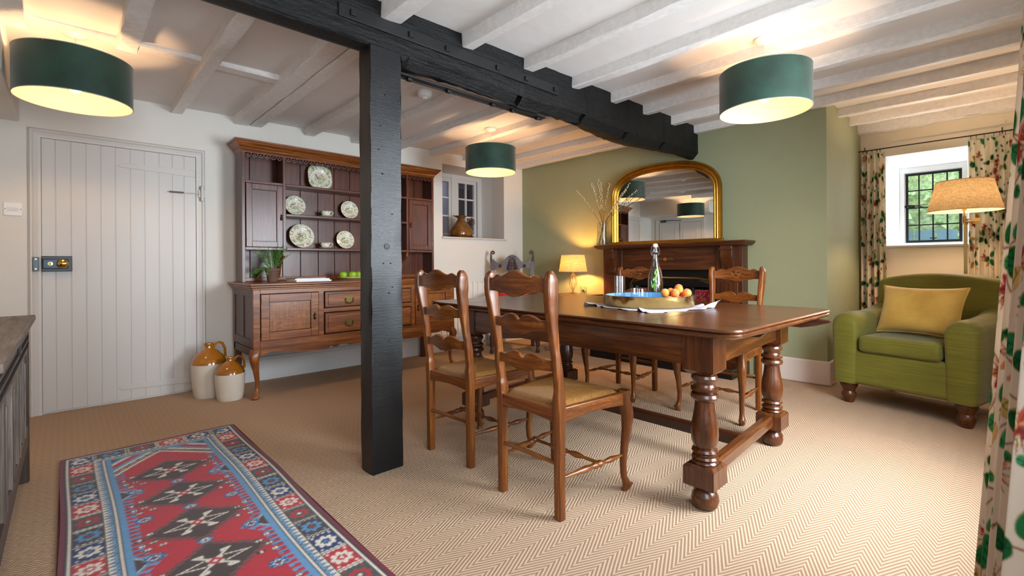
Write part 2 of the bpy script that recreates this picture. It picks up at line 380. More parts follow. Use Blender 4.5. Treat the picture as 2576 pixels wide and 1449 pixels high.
for z in (1.03,1.098):
    m=MB(); m.lathe(0,0,[(.001,0),(.005,0),(.005,.002),(.001,.002)],12); m.xf(Matrix.Translation((-.157,YA-.045,z))@Matrix.Rotation(R(90),4,'X')); m.build('screw_head',MBRASS,kp)
# spring closer
m=MB(); m.tube([(.83,YA-.05,1.6),(.83,YA-.05,1.7)],.013,12); m.sphere((.83,YA-.05,1.705),.013); m.sphere((.83,YA-.05,1.595),.011); m.box(.805,YA-.04,1.62,.855,YA-.02,1.68)
cl=m.build('door_closer',MTRIM,D1); 
m=MB(); m.tube([(.825,YA-.055,1.65),(.70,YA-.045,1.648)],.004,8); m.build('closer_arm',MTRIM,cl)
m=MB(); m.box(.605,YA-.05,1.642,.70,YA-.03,1.654); m.build('closer_roller',plain('worn_metal','#5a4c42',.4,.6),cl,bevel=.003)
# light switch
sw=thing('light_switch','white three-gang rocker light switch plate on the wall left of the plank door','light switch',(-.267,YA,1.442))
m=MB(); m.box(-.046,-.009,-.046,.046,0,.046); m.build('switch_plate',plain('white_plastic','#ecebe8',.3),sw,bevel=.004)
for i in (-1,0,1):
    m=MB(); m.prism([(-.016,-.012),(-.010,.012),(-.006,.012),(-.006,-.012)],'yz',i*.019-.008,i*.019+.008); m.build('rocker_switch',plain('white_plastic2','#e4e2de',.3),sw,bevel=.001)
for sx in (-1,1):
    m=MB(); m.lathe(0,0,[(.001,0),(.003,0),(.003,.002),(.001,.002)],10); m.xf(Matrix.Translation((sx*.037,-.009,0))@Matrix.Rotation(R(90),4,'X')); m.build('screw_head',plain('screw_brown','#6a5138',.4,.5),sw)
# ---- double doors on left wall (seen in the mirror)
m=MB(); m.box(XL,3.60,0,XL+.03,4.50,1.93); D2_=struct(m.build('door_2',MDOOR,smooth=False))
for a in (3.61,4.06):
    m=MB(); m.box(XL+.03,a,.01,XL+.05,a+.43,1.92); lf=m.build('door_leaf',MDOOR,D2_,bevel=.003)
    m=MB()
    for z0,z1 in ((.12,.9),(1.0,1.82)):
        for q in ((a+.07,z0,a+.085,z1),(a+.345,z0,a+.36,z1),(a+.07,z0,a+.36,z0+.015),(a+.07,z1-.015,a+.36,z1)): m.box(XL+.05,q[0],q[1],XL+.056,q[2],q[3])
    m.build('panel_moulding',MTRIM,lf)
m=MB(); m.tube([(XL+.07,4.4,1.96),(XL+.12,4.2,1.97),(XL+.07,4.0,1.96)],.008,8); m.box(XL,4.34,1.94,XL+.06,4.46,1.99); m.build('door_closer',plain('closer_grey','#55514c',.4,.3),D2_)
m=MB()
for b in ((3.53,0,3.60,2.0),(4.50,0,4.57,2.0),(3.53,1.93,4.57,2.0)): m.box(XL,b[0],b[1],XL+.04,b[2],b[3])
struct(m.build('trim_41',MTRIM,smooth=False,bevel=.004))
# ---- niche: lining, sill, inner window, room behind
MN=wallmat('niche_plaster','#d9cfc4')
m=MB(); m.add([(nx0,YA,nz0),(nx1+.01,YA,nz0),(nx1+.03,5.2,nz0),(nx0,5.2,nz0),(nx0,YA,nz1),(nx1+.01,YA,nz1),(nx1+.03,5.2,nz1+.01),(nx0,5.2,nz1+.01)],[(0,1,2,3),(4,7,6,5),(0,3,7,4),(1,5,6,2)])
struct(m.build('trim_42',MN,smooth=False))
m=MB(); m.box(nx0-.015,YA-.035,nz0-.022,nx1+.05,5.2,nz0); struct(m.build('trim_43',MTRIM,smooth=False,bevel=.008))
win=MB(); y=5.2
def wr(a,b,c,d,t=.03,yy=None): win.box(a,(yy or y)-t,b,c,(yy or y)+.01,d)
wr(nx0,nz1-.055,4.31,nz1+.02); wr(4.235,nz0,4.31,nz1); wr(3.775,nz0,3.855,nz1,.04); wr(nx0,nz0,4.31,nz0+.03)
for a,b in ((3.86,4.21),(3.33,3.775)):
    wr(a,nz0+.03,a+.04,2.21,.03); wr(b-.04,nz0+.03,b,2.21,.03); wr(a,2.16,b,2.21,.03)
    mid=(a+b)/2; wr(mid-.012,nz0+.03,mid+.012,2.2,.022)
    for z in (1.945,1.70,1.455): wr(a,z-.012,b,z+.012,.022)
W2o=struct(win.build('window_2',MTRIM,smooth=False,bevel=.004))
m=MB(); m.box(3.3,5.19,nz0,4.3,5.194,2.2); m.build('glass_pane',MGL,W2o,smooth=False)
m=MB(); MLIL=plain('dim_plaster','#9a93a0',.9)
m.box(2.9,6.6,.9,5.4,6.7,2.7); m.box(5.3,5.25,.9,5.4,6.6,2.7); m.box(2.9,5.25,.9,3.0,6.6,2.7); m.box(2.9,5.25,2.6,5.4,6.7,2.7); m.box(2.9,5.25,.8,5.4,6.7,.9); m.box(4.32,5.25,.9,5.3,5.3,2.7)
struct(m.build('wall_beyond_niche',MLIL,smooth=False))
m=MB(); m.box(4.75,6.5,1.2,5.15,6.6,2.35); struct(m.build('trim_44',plain('dark_panel','#4a4548',.6),smooth=False))
# ---- alcove window
m=MB(); a=(wy0,wz0,wy1,wz1); b=(.27,1.225,.775,2.01); x=XW+.30
o=[(XW,a[0],a[1]),(XW,a[2],a[1]),(XW,a[2],a[3]),(XW,a[0],a[3])]; i_=[(x,b[0],b[1]),(x,b[2],b[1]),(x,b[2],b[3]),(x,b[0],b[3])]
b2=(.30,1.235,.735,1.955); j_=[(x,b2[0],b2[1]),(x,b2[2],b2[1]),(x,b2[2],b2[3]),(x,b2[0],b2[3])]; k_=[(x+.12,)+p[1:] for p in j_]
m.add(o+i_+j_+k_,[(k*4+i,k*4+(i+1)%4,k*4+4+(i+1)%4,k*4+4+i) for k in range(3) for i in range(4)])
struct(m.build('trim_45',MREV,smooth=False))
m=MB(); m.box(XW-.02,wy0-.01,wz0-.022,XW+.02,wy1+.01,wz0); struct(m.build('trim_46',MTRIM,smooth=False,bevel=.005))
MLEAD=plain('window_iron','#191519',.5)
m=MB(); x=XW+.345; y0_,y1_,z0_,z1_=.305,.73,1.24,1.95
for q in ((y0_,z0_,y0_+.022,z1_),(y1_-.022,z0_,y1_,z1_),(y0_,z0_,y1_,z0_+.022),(y0_,z1_-.022,y1_,z1_)): m.box(x-.012,q[0],q[1],x+.012,q[2],q[3])
W1o=struct(m.build('window_1',MLEAD,smooth=False,bevel=.003))
m=MB()
for i in (1,2,3):
    yy=y0_+(y1_-y0_)*i/4; zz=z0_+(z1_-z0_)*i/4
    m.box(x-.006,yy-.006,z0_,x+.006,yy+.006,z1_); m.box(x-.006,y0_,zz-.006,x+.006,y1_,zz+.006)
m.build('lead_cames',MLEAD,W1o,smooth=False)
m=MB(); m.box(x-.002,y0_,z0_,x+.002,y1_,z1_); m.build('glass_pane',MGL,W1o,smooth=False)
m=MB(); m.box(x-.03,.655,1.60,x-.012,.735,1.625); m.sphere((x-.03,.70,1.612),.018); m.sphere((x-.03,.675,1.612),.014); m.tube([(x-.035,.66,1.612),(x-.05,.62,1.61),(x-.05,.58,1.59),(x-.045,.56,1.585)],.005,8); m.tube([(x-.035,.66,1.615),(x-.04,.55,1.622)],.003,6)
m.build('window_catch',MLEAD,W1o)
m=MB(); m.box(x-.04,.49,1.275,x-.012,.54,1.285); m.box(x-.03,.508,1.245,x-.015,.522,1.28); m.build('stay_pin',MLEAD,W1o)
E_W1,E_FILL,E_W3,EXPO=100,27,9,0.08
# ================================================================ PENDANT LAMPS
MSH=NT('green_velvet_shade'); v_=MSH.coord(); MSH.l(MSH.ramp(MSH.noise(v_,7,4),[(.3,'#122d22'),(.7,'#1b4031')]),MSH.b.inputs['Base Color']); MSH.set(rough=.62,spec=.35,sheen=.35); MSH.bump(MSH.noise(v_,500,2),.12,.001); MSH=MSH.m
MLIN=plain('cream_lining','#938b7c',.7); MWP=plain('white_plastic','#ecebe8',.3)
def emit(name,col,s):
    t=NT(name); t.set(color='#fff4dc',emis=col,emist=s,rough=.4); return t.m
BULB=emit('lit_bulb','#ffcd98',330)
def pendant(x,y,label,zt):
    t=thing('pendant_lamp',label,'ceiling lamp',(x,y,zt),0,'green drum pendant lamps')
    m=MB(); m.lathe(0,0,[(.001,0),(.055,0),(.058,-.01),(.05,-.022),(.03,-.03),(.012,-.036),(.001,-.037)],32); m.build('ceiling_rose',MWP,t)
    zb,zs=1.957-zt,2.195-zt
    m=MB(); m.tube([(0,0,-.03),(0,0,2.13-zt)],.0032,8); m.build('cord',plain('cord_cream','#e8dcc6',.5),t)
    m=MB(); m.lathe(0,0,[(.006,2.14-zt),(.018,2.135-zt),(.02,2.085-zt),(.014,2.08-zt)],16); m.build('lamp_holder',MWP,t)
    r=.25; m=MB(); m.lathe(0,0,[(r,zb),(r,zs),(r-.002,zs),(r-.002,zs-.004)],72,cap=False); m.build('shade',MSH,t,ang=60)
    m=MB(); m.lathe(0,0,[(r-.003,zb),(r-.003,zs)],72,cap=False); 
    for z in (zb,zs): m.tube([((r-.0015)*cos(a),(r-.0015)*sin(a),z) for a in [2*PI*i/72 for i in range(72)]],.0028,6,closed=True)
    ln=m.build('shade_lining',MLIN,t,ang=60,label='cream inner lining')
    m=MB(); 
    for k in range(3):
        a=2*PI*k/3; m.tube([(0,0,2.125-zt),(r*cos(a),r*sin(a),zs-.003)],.0018,6)
    m.build('shade_fitter',MWP,t)
    m=MB(); m.sphere((0,0,2.045-zt),.03,.03,.036); b=m.build('bulb',BULB,t)
    return t
pendant(.04,3.56,'green velvet drum pendant lamp hanging in front of the plank door',zc(.04))
pendant(3.07,1.01,'green velvet drum pendant lamp nearest the green wall corner, above the dining table end',zc(3.07))
pendant(3.07,3.54,'green velvet drum pendant lamp hanging in front of the niche with the brown jug',zc(3.07))
t=thing('smoke_detector','white round smoke detector on the ceiling just behind the black beam and post','smoke detector',(2.01,3.09,zc(2.01)))
m=MB(); m.lathe(0,0,[(.001,0),(.055,0),(.057,-.012),(.053,-.018),(.055,-.024),(.05,-.04),(.03,-.047),(.001,-.048)],36); m.build('housing',MWP,t)
m=MB(); m.lathe(0,0,[(.001,-.045),(.02,-.048),(.018,-.058),(.001,-.06)],24); m.build('sensor_cap',MWP,t)
# ================================================================ DRESSER
DX,DY=2.005,4.34
dr=thing('welsh_dresser','tall oak dresser with plate rack, cupboards and cabriole legs against the white wall','dresser',(DX,DY,0))
OK,OKD,SHF='oak','oakdark','oakred'
def bx(m,x0,y0,z0,x1,y1,z1): m.box(x0-DX,y0-DY,z0,x1-DX,y1-DY,z1)
def P(name,mat,boxes,parent=dr,bevel=.002,**k):
    m=MB()
    for b in boxes: bx(m,*b)
    return m.build(name,mat,parent,bevel=bevel,**k)
bx0,bx1,fy=1.045,2.965,4.02
# carcass : front frame, sides, back, bottom
P('carcass',OK+':x',[(bx0,fy+.0,.395,bx0+.05,fy+.03,.865),(bx1-.05,fy,.395,bx1,fy+.03,.865),(bx0+.05,fy,.82,bx1-.05,fy+.03,.865),(bx0+.05,fy,.395,bx1-.05,fy+.03,.452),
   (1.548,fy,.44,1.592,fy+.03,.83),(2.448,fy,.44,2.49,fy+.03,.83),(1.59,fy,.64,2.45,fy+.03,.676),(2.0,fy+.002,.67,2.03,fy+.03,.83),
   (bx0,4.6,.395,bx1,4.63,.865),(bx0+.01,fy+.03,.4,bx1-.01,4.6,.43),(bx0,fy-.004,.388,bx1,fy+.03,.4)])
for sx,x in ((0,bx0),(1,bx1-.02)):
    P('side_panel',OKD+':z',[(x,fy+.03,.395,x+.02,fy+.08,.865),(x,4.57,.395,x+.02,4.62,.865),(x,fy+.08,.80,x+.02,4.57,.865),(x,fy+.08,.395,x+.02,4.57,.46),(x,4.30,.46,x+.02,4.345,.80),(x+(.006 if sx==0 else 0),fy+.05,.42,x+.014+(0 if sx==0 else 0),4.6,.85)])
def panel_door(x0,x1,z0,z1,y,name='cupboard_door',k=OK,pm=None,par=dr,fr=.06):
    m=MB(); 
    for b in ((x0,z0,x0+fr,z1),(x1-fr,z0,x1,z1),(x0+fr,z0,x1-fr,z0+fr),(x0+fr,z1-fr,x1-fr,z1)): bx(m,b[0],y,b[1],b[2],y+.022,b[3])
    d=m.build(name,k,par,bevel=.002)
    m=MB(); bx(m,x0+fr-.003,y+.01,z0+fr-.003,x1-fr+.003,y+.018,z1-fr+.003); m.build('door_panel',pm or k+':z',d)
    m=MB(); 
    i=[(x0+fr,z0+fr),(x1-fr,z0+fr),(x1-fr,z1-fr),(x0+fr,z1-fr)]
    for (a,b),(c,e) in zip(i,i[1:]+i[:1]): m.tube([(a-DX,y+.006-DY,b),(c-DX,y+.006-DY,e)],.006,6)
    m.build('panel_moulding',OKD,d); return d
MBR=plain('aged_brass','#6b5a34',.4,.9,var=.25,vs=60); MDKB=plain('dark_bronze','#3c3128',.35,.9)
def drop_handle(x,y,z,par):
    m=MB(); x-=DX; y-=DY
    m.prism([(x-.012,z),(x,z+.028),(x+.012,z),(x+.007,z-.02),(x-.007,z-.02)],'xz',y-.004,y); m.sphere((x,y-.012,z+.008),.006)
    m.loft([[(x+r*cos(a),y-.012+r*.6*sin(a),zz) for a in [2*PI*j/10 for j in range(10)]] for zz,r in ((z+.004,.003),(z-.012,.007),(z-.026,.01),(z-.036,.003))])
    return m.build('drop_handle',MDKB,par)
def bail_handle(x,y,z,par):
    m=MB(); x-=DX; y-=DY; o=[(-.052,.008),(-.046,.02),(-.03,.014),(-.022,.028),(-.008,.03),(0,.042),(.008,.03),(.022,.028),(.03,.014),(.046,.02),(.052,.008),(.04,-.002),(.032,-.012),(.018,-.016),(.008,-.03),(0,-.026),(-.008,-.03),(-.018,-.016),(-.032,-.012),(-.04,-.002)]
    m.prism([(x+a,z+b) for a,b in o],'xz',y-.003,y)
    for s in (-1,1): m.sphere((x+s*.033,y-.01,z+.004),.006,n=8,m=6)
    b=m.build('bail_handle',MBR,par)
    m=MB(); m.tube([(x-.033,y-.012,z+.004),(x-.036,y-.016,z-.012),(x-.024,y-.018,z-.03),(x,y-.018,z-.034),(x+.024,y-.018,z-.03),(x+.036,y-.016,z-.012),(x+.033,y-.012,z+.004)],.0035,8); m.build('bail',MBR,b)
OAKQ=NT('quarter_sawn_oak'); v_=OAKQ.coord(scale=(2,2,14)); f1=OAKQ.noise(v_,2.2,6,.65,1.6); f2=OAKQ.noise(OAKQ.coord(scale=(60,60,6)),1,4)
c1=OAKQ.ramp(f2,[(.3,'#6a3715'),(.7,'#95561f')]); c2=OAKQ.ramp(f1,[(.47,(0,0,0)),(.50,(1,1,1)),(.52,(0,0,0))]); OAKQ.l(OAKQ.mix(OAKQ.math('MULTIPLY',c2,.45),c1,'#c58f4d'),OAKQ.b.inputs['Base Color']); OAKQ.set(rough=.3,coat=.3,coatr=.2); OAKQ=OAKQ.m
for x0,x1,hx in ((1.10,1.545,1.512),(2.493,2.915,2.52)):
    d=panel_door(x0,x1,.454,.816,fy-.006,pm=OAKQ); drop_handle(hx,fy-.006,.625,d)
    hxx=x0 if hx>1.4 and hx<2 else x1
    for z in (.5,.77): m=MB(); m.tube([(hxx-DX,fy-.008-DY,z-.02),(hxx-DX,fy-.008-DY,z+.02)],.004,8); m.build('hinge',MBR,d)
for x0,x1 in ((1.596,2.0),(2.03,2.446)):
    pass
for z0,z1 in ((.68,.818),(.458,.637)):
    m=MB(); bx(m,1.60,fy-.004,z0+.003,2.444,fy+.02,z1-.003); bx(m,1.625,fy-.01,z0+.022,2.42,fy,z1-.022); d=m.build('drawer',OK,dr,bevel=.004)
    m=MB(); 
    i=[(1.603,z0+.005),(2.441,z0+.005),(2.441,z1-.005),(1.603,z1-.005)]
    for (a,b),(c,e) in zip(i,i[1:]+i[:1]): m.tube([(a-DX,fy-.005-DY,b),(c-DX,fy-.005-DY,e)],.004,6)
    m.build('drawer_moulding',OKD,d)
    for hx in (1.812,2.23): bail_handle(hx,fy-.01,(z0+z1)/2-.005,d)
# worktop
m=MB(); 
bx(m,1.012,3.985,.885,2.998,4.665,.905); bx(m,1.02,3.995,.868,2.99,4.66,.886); bx(m,1.033,4.008,.852,2.977,4.64,.87)
m.build('worktop',OK,dr,bevel=.006,seg=3)
P('back_ledge',OK,[(1.07,4.575,.905,2.955,4.60,.94)],bevel=.004)
# apron scalloped
def scal(x):
    u=(x-bx0)/(bx1-bx0); c=abs(u-.5)*2
    z=.345
    if c>.9: z=.345-.03*(c-.9)/.1
    elif c>.80: z=.352+.010*sin((c-.8)/.1*PI)
    elif c>.70: z=.350
    elif c>.3: z=.336-.012*sin((c-.3)/.4*PI)+.018*(c>.34 and c<.38)
    elif c>.2: z=.352
    elif c>.08: z=.340
    else: z=.330+.012*abs(c/.08)
    return z
n=160; xs_=[bx0+(bx1-bx0)*i/n for i in range(n+1)]
m=MB(); m.prism([(x-DX,scal(x)) for x in xs_]+[(bx1-DX,.39),(bx0-DX,.39)],'xz',fy+.004-DY,fy+.026-DY); m.build('apron',OK,dr,ang=50)
P('side_apron',OKD,[(bx0,fy+.03,.33,bx0+.018,4.6,.39)]); P('side_apron',OKD,[(bx1-.018,fy+.03,.33,bx1,4.6,.39)])
# cabriole front legs
for sx,x in ((-1,bx0+.028),(1,bx1-.028)):
    rings=[]
    for z,o,r,q in ((.39,0,.03,.9),(.36,.012,.036,.7),(.325,.02,.036,.55),(.28,.016,.03,.3),(.22,.004,.022,.1),(.15,-.006,.0175,0),(.09,-.006,.015,0),(.05,.0,.017,0),(.03,.012,.027,0),(.012,.016,.031,0),(0,.014,.027,0)):
        ring=[]
        for j in range(20):
            a=2*PI*j/20; k=1/max(abs(cos(a)),abs(sin(a))); rr=r*(1+(k-1)*q)
            ring.append((x+sx*o-DX+rr*cos(a),fy+.03-o*.9-DY+rr*sin(a),z))
        rings.append(ring)
    m=MB(); m.loft(rings); m.build('cabriole_leg',OK,dr,ang=50)
for x in (bx0,bx1-.05): P('rear_leg',OKD,[(x,4.56,0,x+.05,4.61,.395)])
# upper rack
ry,rb=4.41,4.60
rx0,rx1=1.062,2.97
for x in (rx0,rx1-.024): P('rack_side',OKD,[(x,ry,.905,x+.024,rb,2.03)])
m=MB(); pl=[rx0+.02,1.17,1.375,1.44,1.60,1.765,1.925,2.085,2.25,2.41,2.57,2.68,2.84,rx1-.02]
for a,b in zip(pl,pl[1:]): bx(m,a+.002,rb-.012,.93,b-.002,rb,2.03)
m.build('backboard',SHF+':z',dr,bevel=.002); P('backing_strip',plain('deep_brown','#1c0d08',.8),[(rx0+.01,rb-.003,.92,rx1-.01,rb+.004,2.03)],bevel=0)
P('face_frame',SHF+':z',[(rx0,ry-.012,.905,rx0+.026,ry+.006,2.0),(1.387,ry-.012,1.17,1.412,ry+.006,2.0),(rx0+.026,ry-.012,1.745,1.387,ry+.004,1.768),(rx0+.026,ry-.014,1.178,1.387,ry+.004,1.202)])
P('face_frame',SHF+':z',[(rx1-.026,ry-.012,.905,rx1,ry+.006,2.0),(2.626,ry-.012,1.17,2.651,ry+.006,2.0),(2.651,ry-.012,1.745,rx1-.026,ry+.004,1.768),(2.651,ry-.014,1.178,rx1-.026,ry+.004,1.202)])
P('cupboard_divider',OKD,[(1.385,ry,1.18,1.412,rb-.01,2.03)]); P('cupboard_divider',OKD,[(2.626,ry,1.18,2.653,rb-.01,2.03)])
for z in (1.178,1.478,1.743): P('plate_shelf',SHF,[(1.411,ry-.016,z,2.627,rb-.01,z+.024)],bevel=.004)
for z in (1.178,1.743): P('cupboard_shelf',OKD,[(rx0+.02,ry+.002,z,1.39,rb-.01,z+.022)]); P('cupboard_shelf',OKD,[(2.65,ry+.002,z,rx1-.02,rb-.01,z+.022)])
for x0,x1,hx in ((1.094,1.384,1.372),(2.656,2.94,2.672)):
    d=panel_door(x0,x1,1.205,1.742,ry-.016,fr=.045,k=SHF); drop_handle(hx,ry-.016,1.475,d)
    hxx=x0 if hx<2 else x1
    for z in (1.27,1.68): m=MB(); m.tube([(hxx-DX,ry-.018-DY,z-.02),(hxx-DX,ry-.018-DY,z+.02)],.004,8); m.build('hinge',MBR,d)
# shaped brackets below rack
for x,s in ((1.399,1),(2.638,-1)):
    m=MB(); m.prism([(ry-DY,1.178),(ry-DY,1.13),(ry+.03-DY,1.10),(ry+.07-DY,1.09),(ry+.10-DY,1.05),(ry+.13-DY,.97),(ry+.15-DY,.93),(rb-.012-DY,.93),(rb-.012-DY,1.178)],'yz',x-.009-DX,x+.009-DX); m.build('bracket',OK,dr,bevel=.002)
# cornice
prof=[(0,2.005),(.006,2.02),(.012,2.028),(.012,2.036),(.022,2.042),(.040,2.064),(.050,2.072),(.050,2.08),(.062,2.084),(.062,2.098)]
rings=[[(rx0-o-DX,rb+.01-DY,z) for o,z in prof],[(rx0-o-DX,ry-.012-o-DY,z) for o,z in prof],[(rx1+o-DX,ry-.012-o-DY,z) for o,z in prof],[(rx1+o-DX,rb+.01-DY,z) for o,z in prof]]
m=MB(); m.loft(rings,cap=False,close=False); bx(m,rx0-.06,ry-.07,2.094,rx1+.06,rb+.01,2.099); bx(m,rx0,ry-.01,2.0,rx1,rb,2.03); m.build('cornice',OK,dr,ang=25)
# valance with pierced loops
for x0,x1,n in ((rx0+.026,1.387,6),(1.412,2.626,24),(2.651,rx1-.026,6)):
    m=MB(); bx(m,x0,ry-.006,1.985,x1,ry+.004,2.012); d=(x1-x0)/n
    for i in range(n):
        cx=x0+d*(i+.5)-DX; m.loft([[(cx+rr*cos(a),ry-.001+yy-DY,1.985+rr*sin(a)) for rr,yy in ((.021,-.005),(.021,.005),(.0115,.005),(.0115,-.005))] for a in [2*PI*k/20 for k in range(21)]],cap=False)
    m.build('valance',SHF,dr,ang=40)
# ================================================================ CHINA
def sc(c): return np.array(lin(c))
def plate_cols(V,R0,square=False,seed=0):
    V=np.array(V); rnd=np.random.RandomState(seed); x,y=V[:,0]/R0,V[:,1]/R0; rad=np.hypot(x,y); ang=np.arctan2(y,x)
    out=np.tile(sc('#e9e6d6'),(len(V),1))
    blobs=[]
    for i in range(150):
        a=rnd.uniform(0,2*PI); r=rnd.uniform(.66,.97); blobs.append((r*cos(a),r*sin(a),rnd.uniform(.022,.05),['#5c4a3c','#6f8f55','#8a9c54','#4b4038','#c9a03c','#7a5a60','#57733f'][rnd.randint(7)]))
    for k in range(4):
        a=k*PI/2+.6
        for i in range(9): blobs.append((.8*cos(a)+rnd.uniform(-.1,.1),.8*sin(a)+rnd.uniform(-.1,.1),rnd.uniform(.03,.06),['#7fa04e','#d0a238','#4d6b36'][rnd.randint(3)]))
    sc_=[]
    for i in range(90):
        a=rnd.uniform(0,2*PI); r=.46*math.sqrt(rnd.uniform(0,1)); px,py=r*cos(a),r*sin(a)
        c='#7d9a55' if py<-.12 else ('#5a4a3a' if abs(px+.1)<.18 and py>-.1 else ['#c8a55a','#8c6f52','#a8b48a','#b98a3c'][rnd.randint(4)])
        if py>.25: c='#c9cfc4'
        sc_.append((px,py,rnd.uniform(.03,.07),c))
    sc_+= [(.0,-.05,.05,'#a8504e'),(.1,-.2,.04,'#e8e0d0'),(-.15,-.1,.04,'#33475a')]
    for bl in (blobs,sc_):
        for (bx_,by_,br,c) in bl:
            msk=(x-bx_)**2+(y-by_)**2<br*br; out[msk]=sc(c)*.7+.3*sc('#d9d2bd')
    out[(rad<.50)&(rad>.47)]=sc('#d8d6bc'); 
    e=rad>.975; out[e]=sc('#9db48a'); return out
VC=NT('printed_china'); a_=VC.n('ShaderNodeAttribute',attribute_name='Col'); VC.l(a_.outputs[0],VC.b.inputs['Base Color']); VC.set(rough=.12,spec=.6,coat=.3); VC=VC.m
def plate(r0,square=False,seed=0):
    m=MB(); n=112; rad=[.001]+[r0*k/26 for k in range(1,27)]
    def shape(a,r):
        if square: k=(abs(cos(a))**4+abs(sin(a))**4)**(-.25); k=1+(k-1)*(.85*r/r0); return r*k*.93
        return r
    def zz(r): u=r/r0; return 0.002 if u<.5 else .002+.011*sm((u-.5)/.16)+.006*max(0,(u-.66))/.34
    rings=[[(shape(2*PI*j/n,r)*cos(2*PI*j/n),shape(2*PI*j/n,r)*sin(2*PI*j/n),zz(r)) for j in range(n)] for r in rad]
    rings+= [[(p[0],p[1],p[2]-.004) for p in rings[-1]]]+[[(shape(2*PI*j/n,r0*.5)*cos(2*PI*j/n),shape(2*PI*j/n,r0*.5)*sin(2*PI*j/n),-.004) for j in range(n)]]
    m.loft(rings); return m
def stand_plate(x,z,r0,label,square=False,seed=0,name='dinner_plate',back=4.585):
    m=plate(r0,square,seed); cols=plate_cols(m.v,r0*1.0,square,seed); rr=r0*(.93 if square else 1)
    o=m.build(name,VC,cols=cols,ang=60); tl=R(78); o.rotation_euler=(tl,0,0)
    o.location=(x,back-.012-2*rr*cos(tl)*.5-.012,z+rr*sin(tl)+.004); tag(o,label,'plate','patterned china plates on the dresser'); return o
stand_plate(1.762,1.767,.122,'squarish patterned china plate on the top shelf of the dresser',True,1)
stand_plate(1.535,1.502,.092,'round patterned plate on the middle shelf next to the left cupboard',False,2)
stand_plate(2.055,1.502,.09,'round patterned plate on the middle shelf just left of the black post',False,2)
stand_plate(1.59,1.202,.112,'largest round patterned plate, at the left of the lowest plate shelf',False,3)
stand_plate(2.01,1.202,.09,'round patterned plate on the lowest plate shelf just left of the black post',False,2)
def cup(x,z,label,l2):
    y=4.485
    m=MB(); m.lathe(0,0,[(.001,.004),(.03,.004),(.05,.008),(.068,.013),(.067,.0105),(.04,.003),(.03,0),(.001,0)],56)
    cols=np.tile(sc('#dfdccb'),(len(m.v),1)); V=np.array(m.v); rad=np.hypot(V[:,0],V[:,1]); cols[rad>.06]=sc('#a9b295')
    o=m.build('saucer',VC,cols=cols,ang=60,loc=(x,y,z)); tag(o,l2,'saucer','saucers on the dresser')
    m=MB(); n=72; pr=[(.001,.006),(.022,.004),(.024,0),(.024,.004)]
    for k in range(12): u=k/11; pr.append((.024+.024*math.sqrt(u)*(1) +.0015*(u>.9),.006+.046*u))
    pr+= [(.0455,.052),(.04,.03),(.02,.012),(.001,.01)]
    m.lathe(0,0,pr,n); rnd=np.random.RandomState(4); V=np.array(m.v); a=np.arctan2(V[:,1],V[:,0]); cols=np.tile(sc('#e9e6d8'),(len(V),1))
    for i in range(90):
        aa=rnd.uniform(-PI,PI); h=rnd.choice([rnd.uniform(.008,.022),rnd.uniform(.04,.052)]); msk=(((a-aa)*.045)**2+(V[:,2]-h)**2)<rnd.uniform(.002,.004)**2; cols[msk]=sc(['#6d8f50','#8a5a3c','#5c4a3c','#c9963c'][i%4])
    t=thing('teacup',label,'cup',(x,y,z+.006),R(-38),'teacups on the dresser'); m.build('cup_bowl',VC,t,cols=cols,ang=60)
    m=MB(); m.tube([(.043,0,.044),(.058,0,.048),(.068,0,.04),(.064,0,.026),(.05,0,.014),(.038,0,.012)],.003,8); m.build('handle',plain('china_white','#e6e3d6',.15),t)
cup(1.80,1.502,'patterned teacup on a saucer on the middle shelf of the dresser','saucer under the teacup on the middle shelf of the dresser')
cup(1.792,1.202,'patterned teacup on a saucer on the lowest shelf of the dresser','saucer under the teacup on the lowest shelf of the dresser')
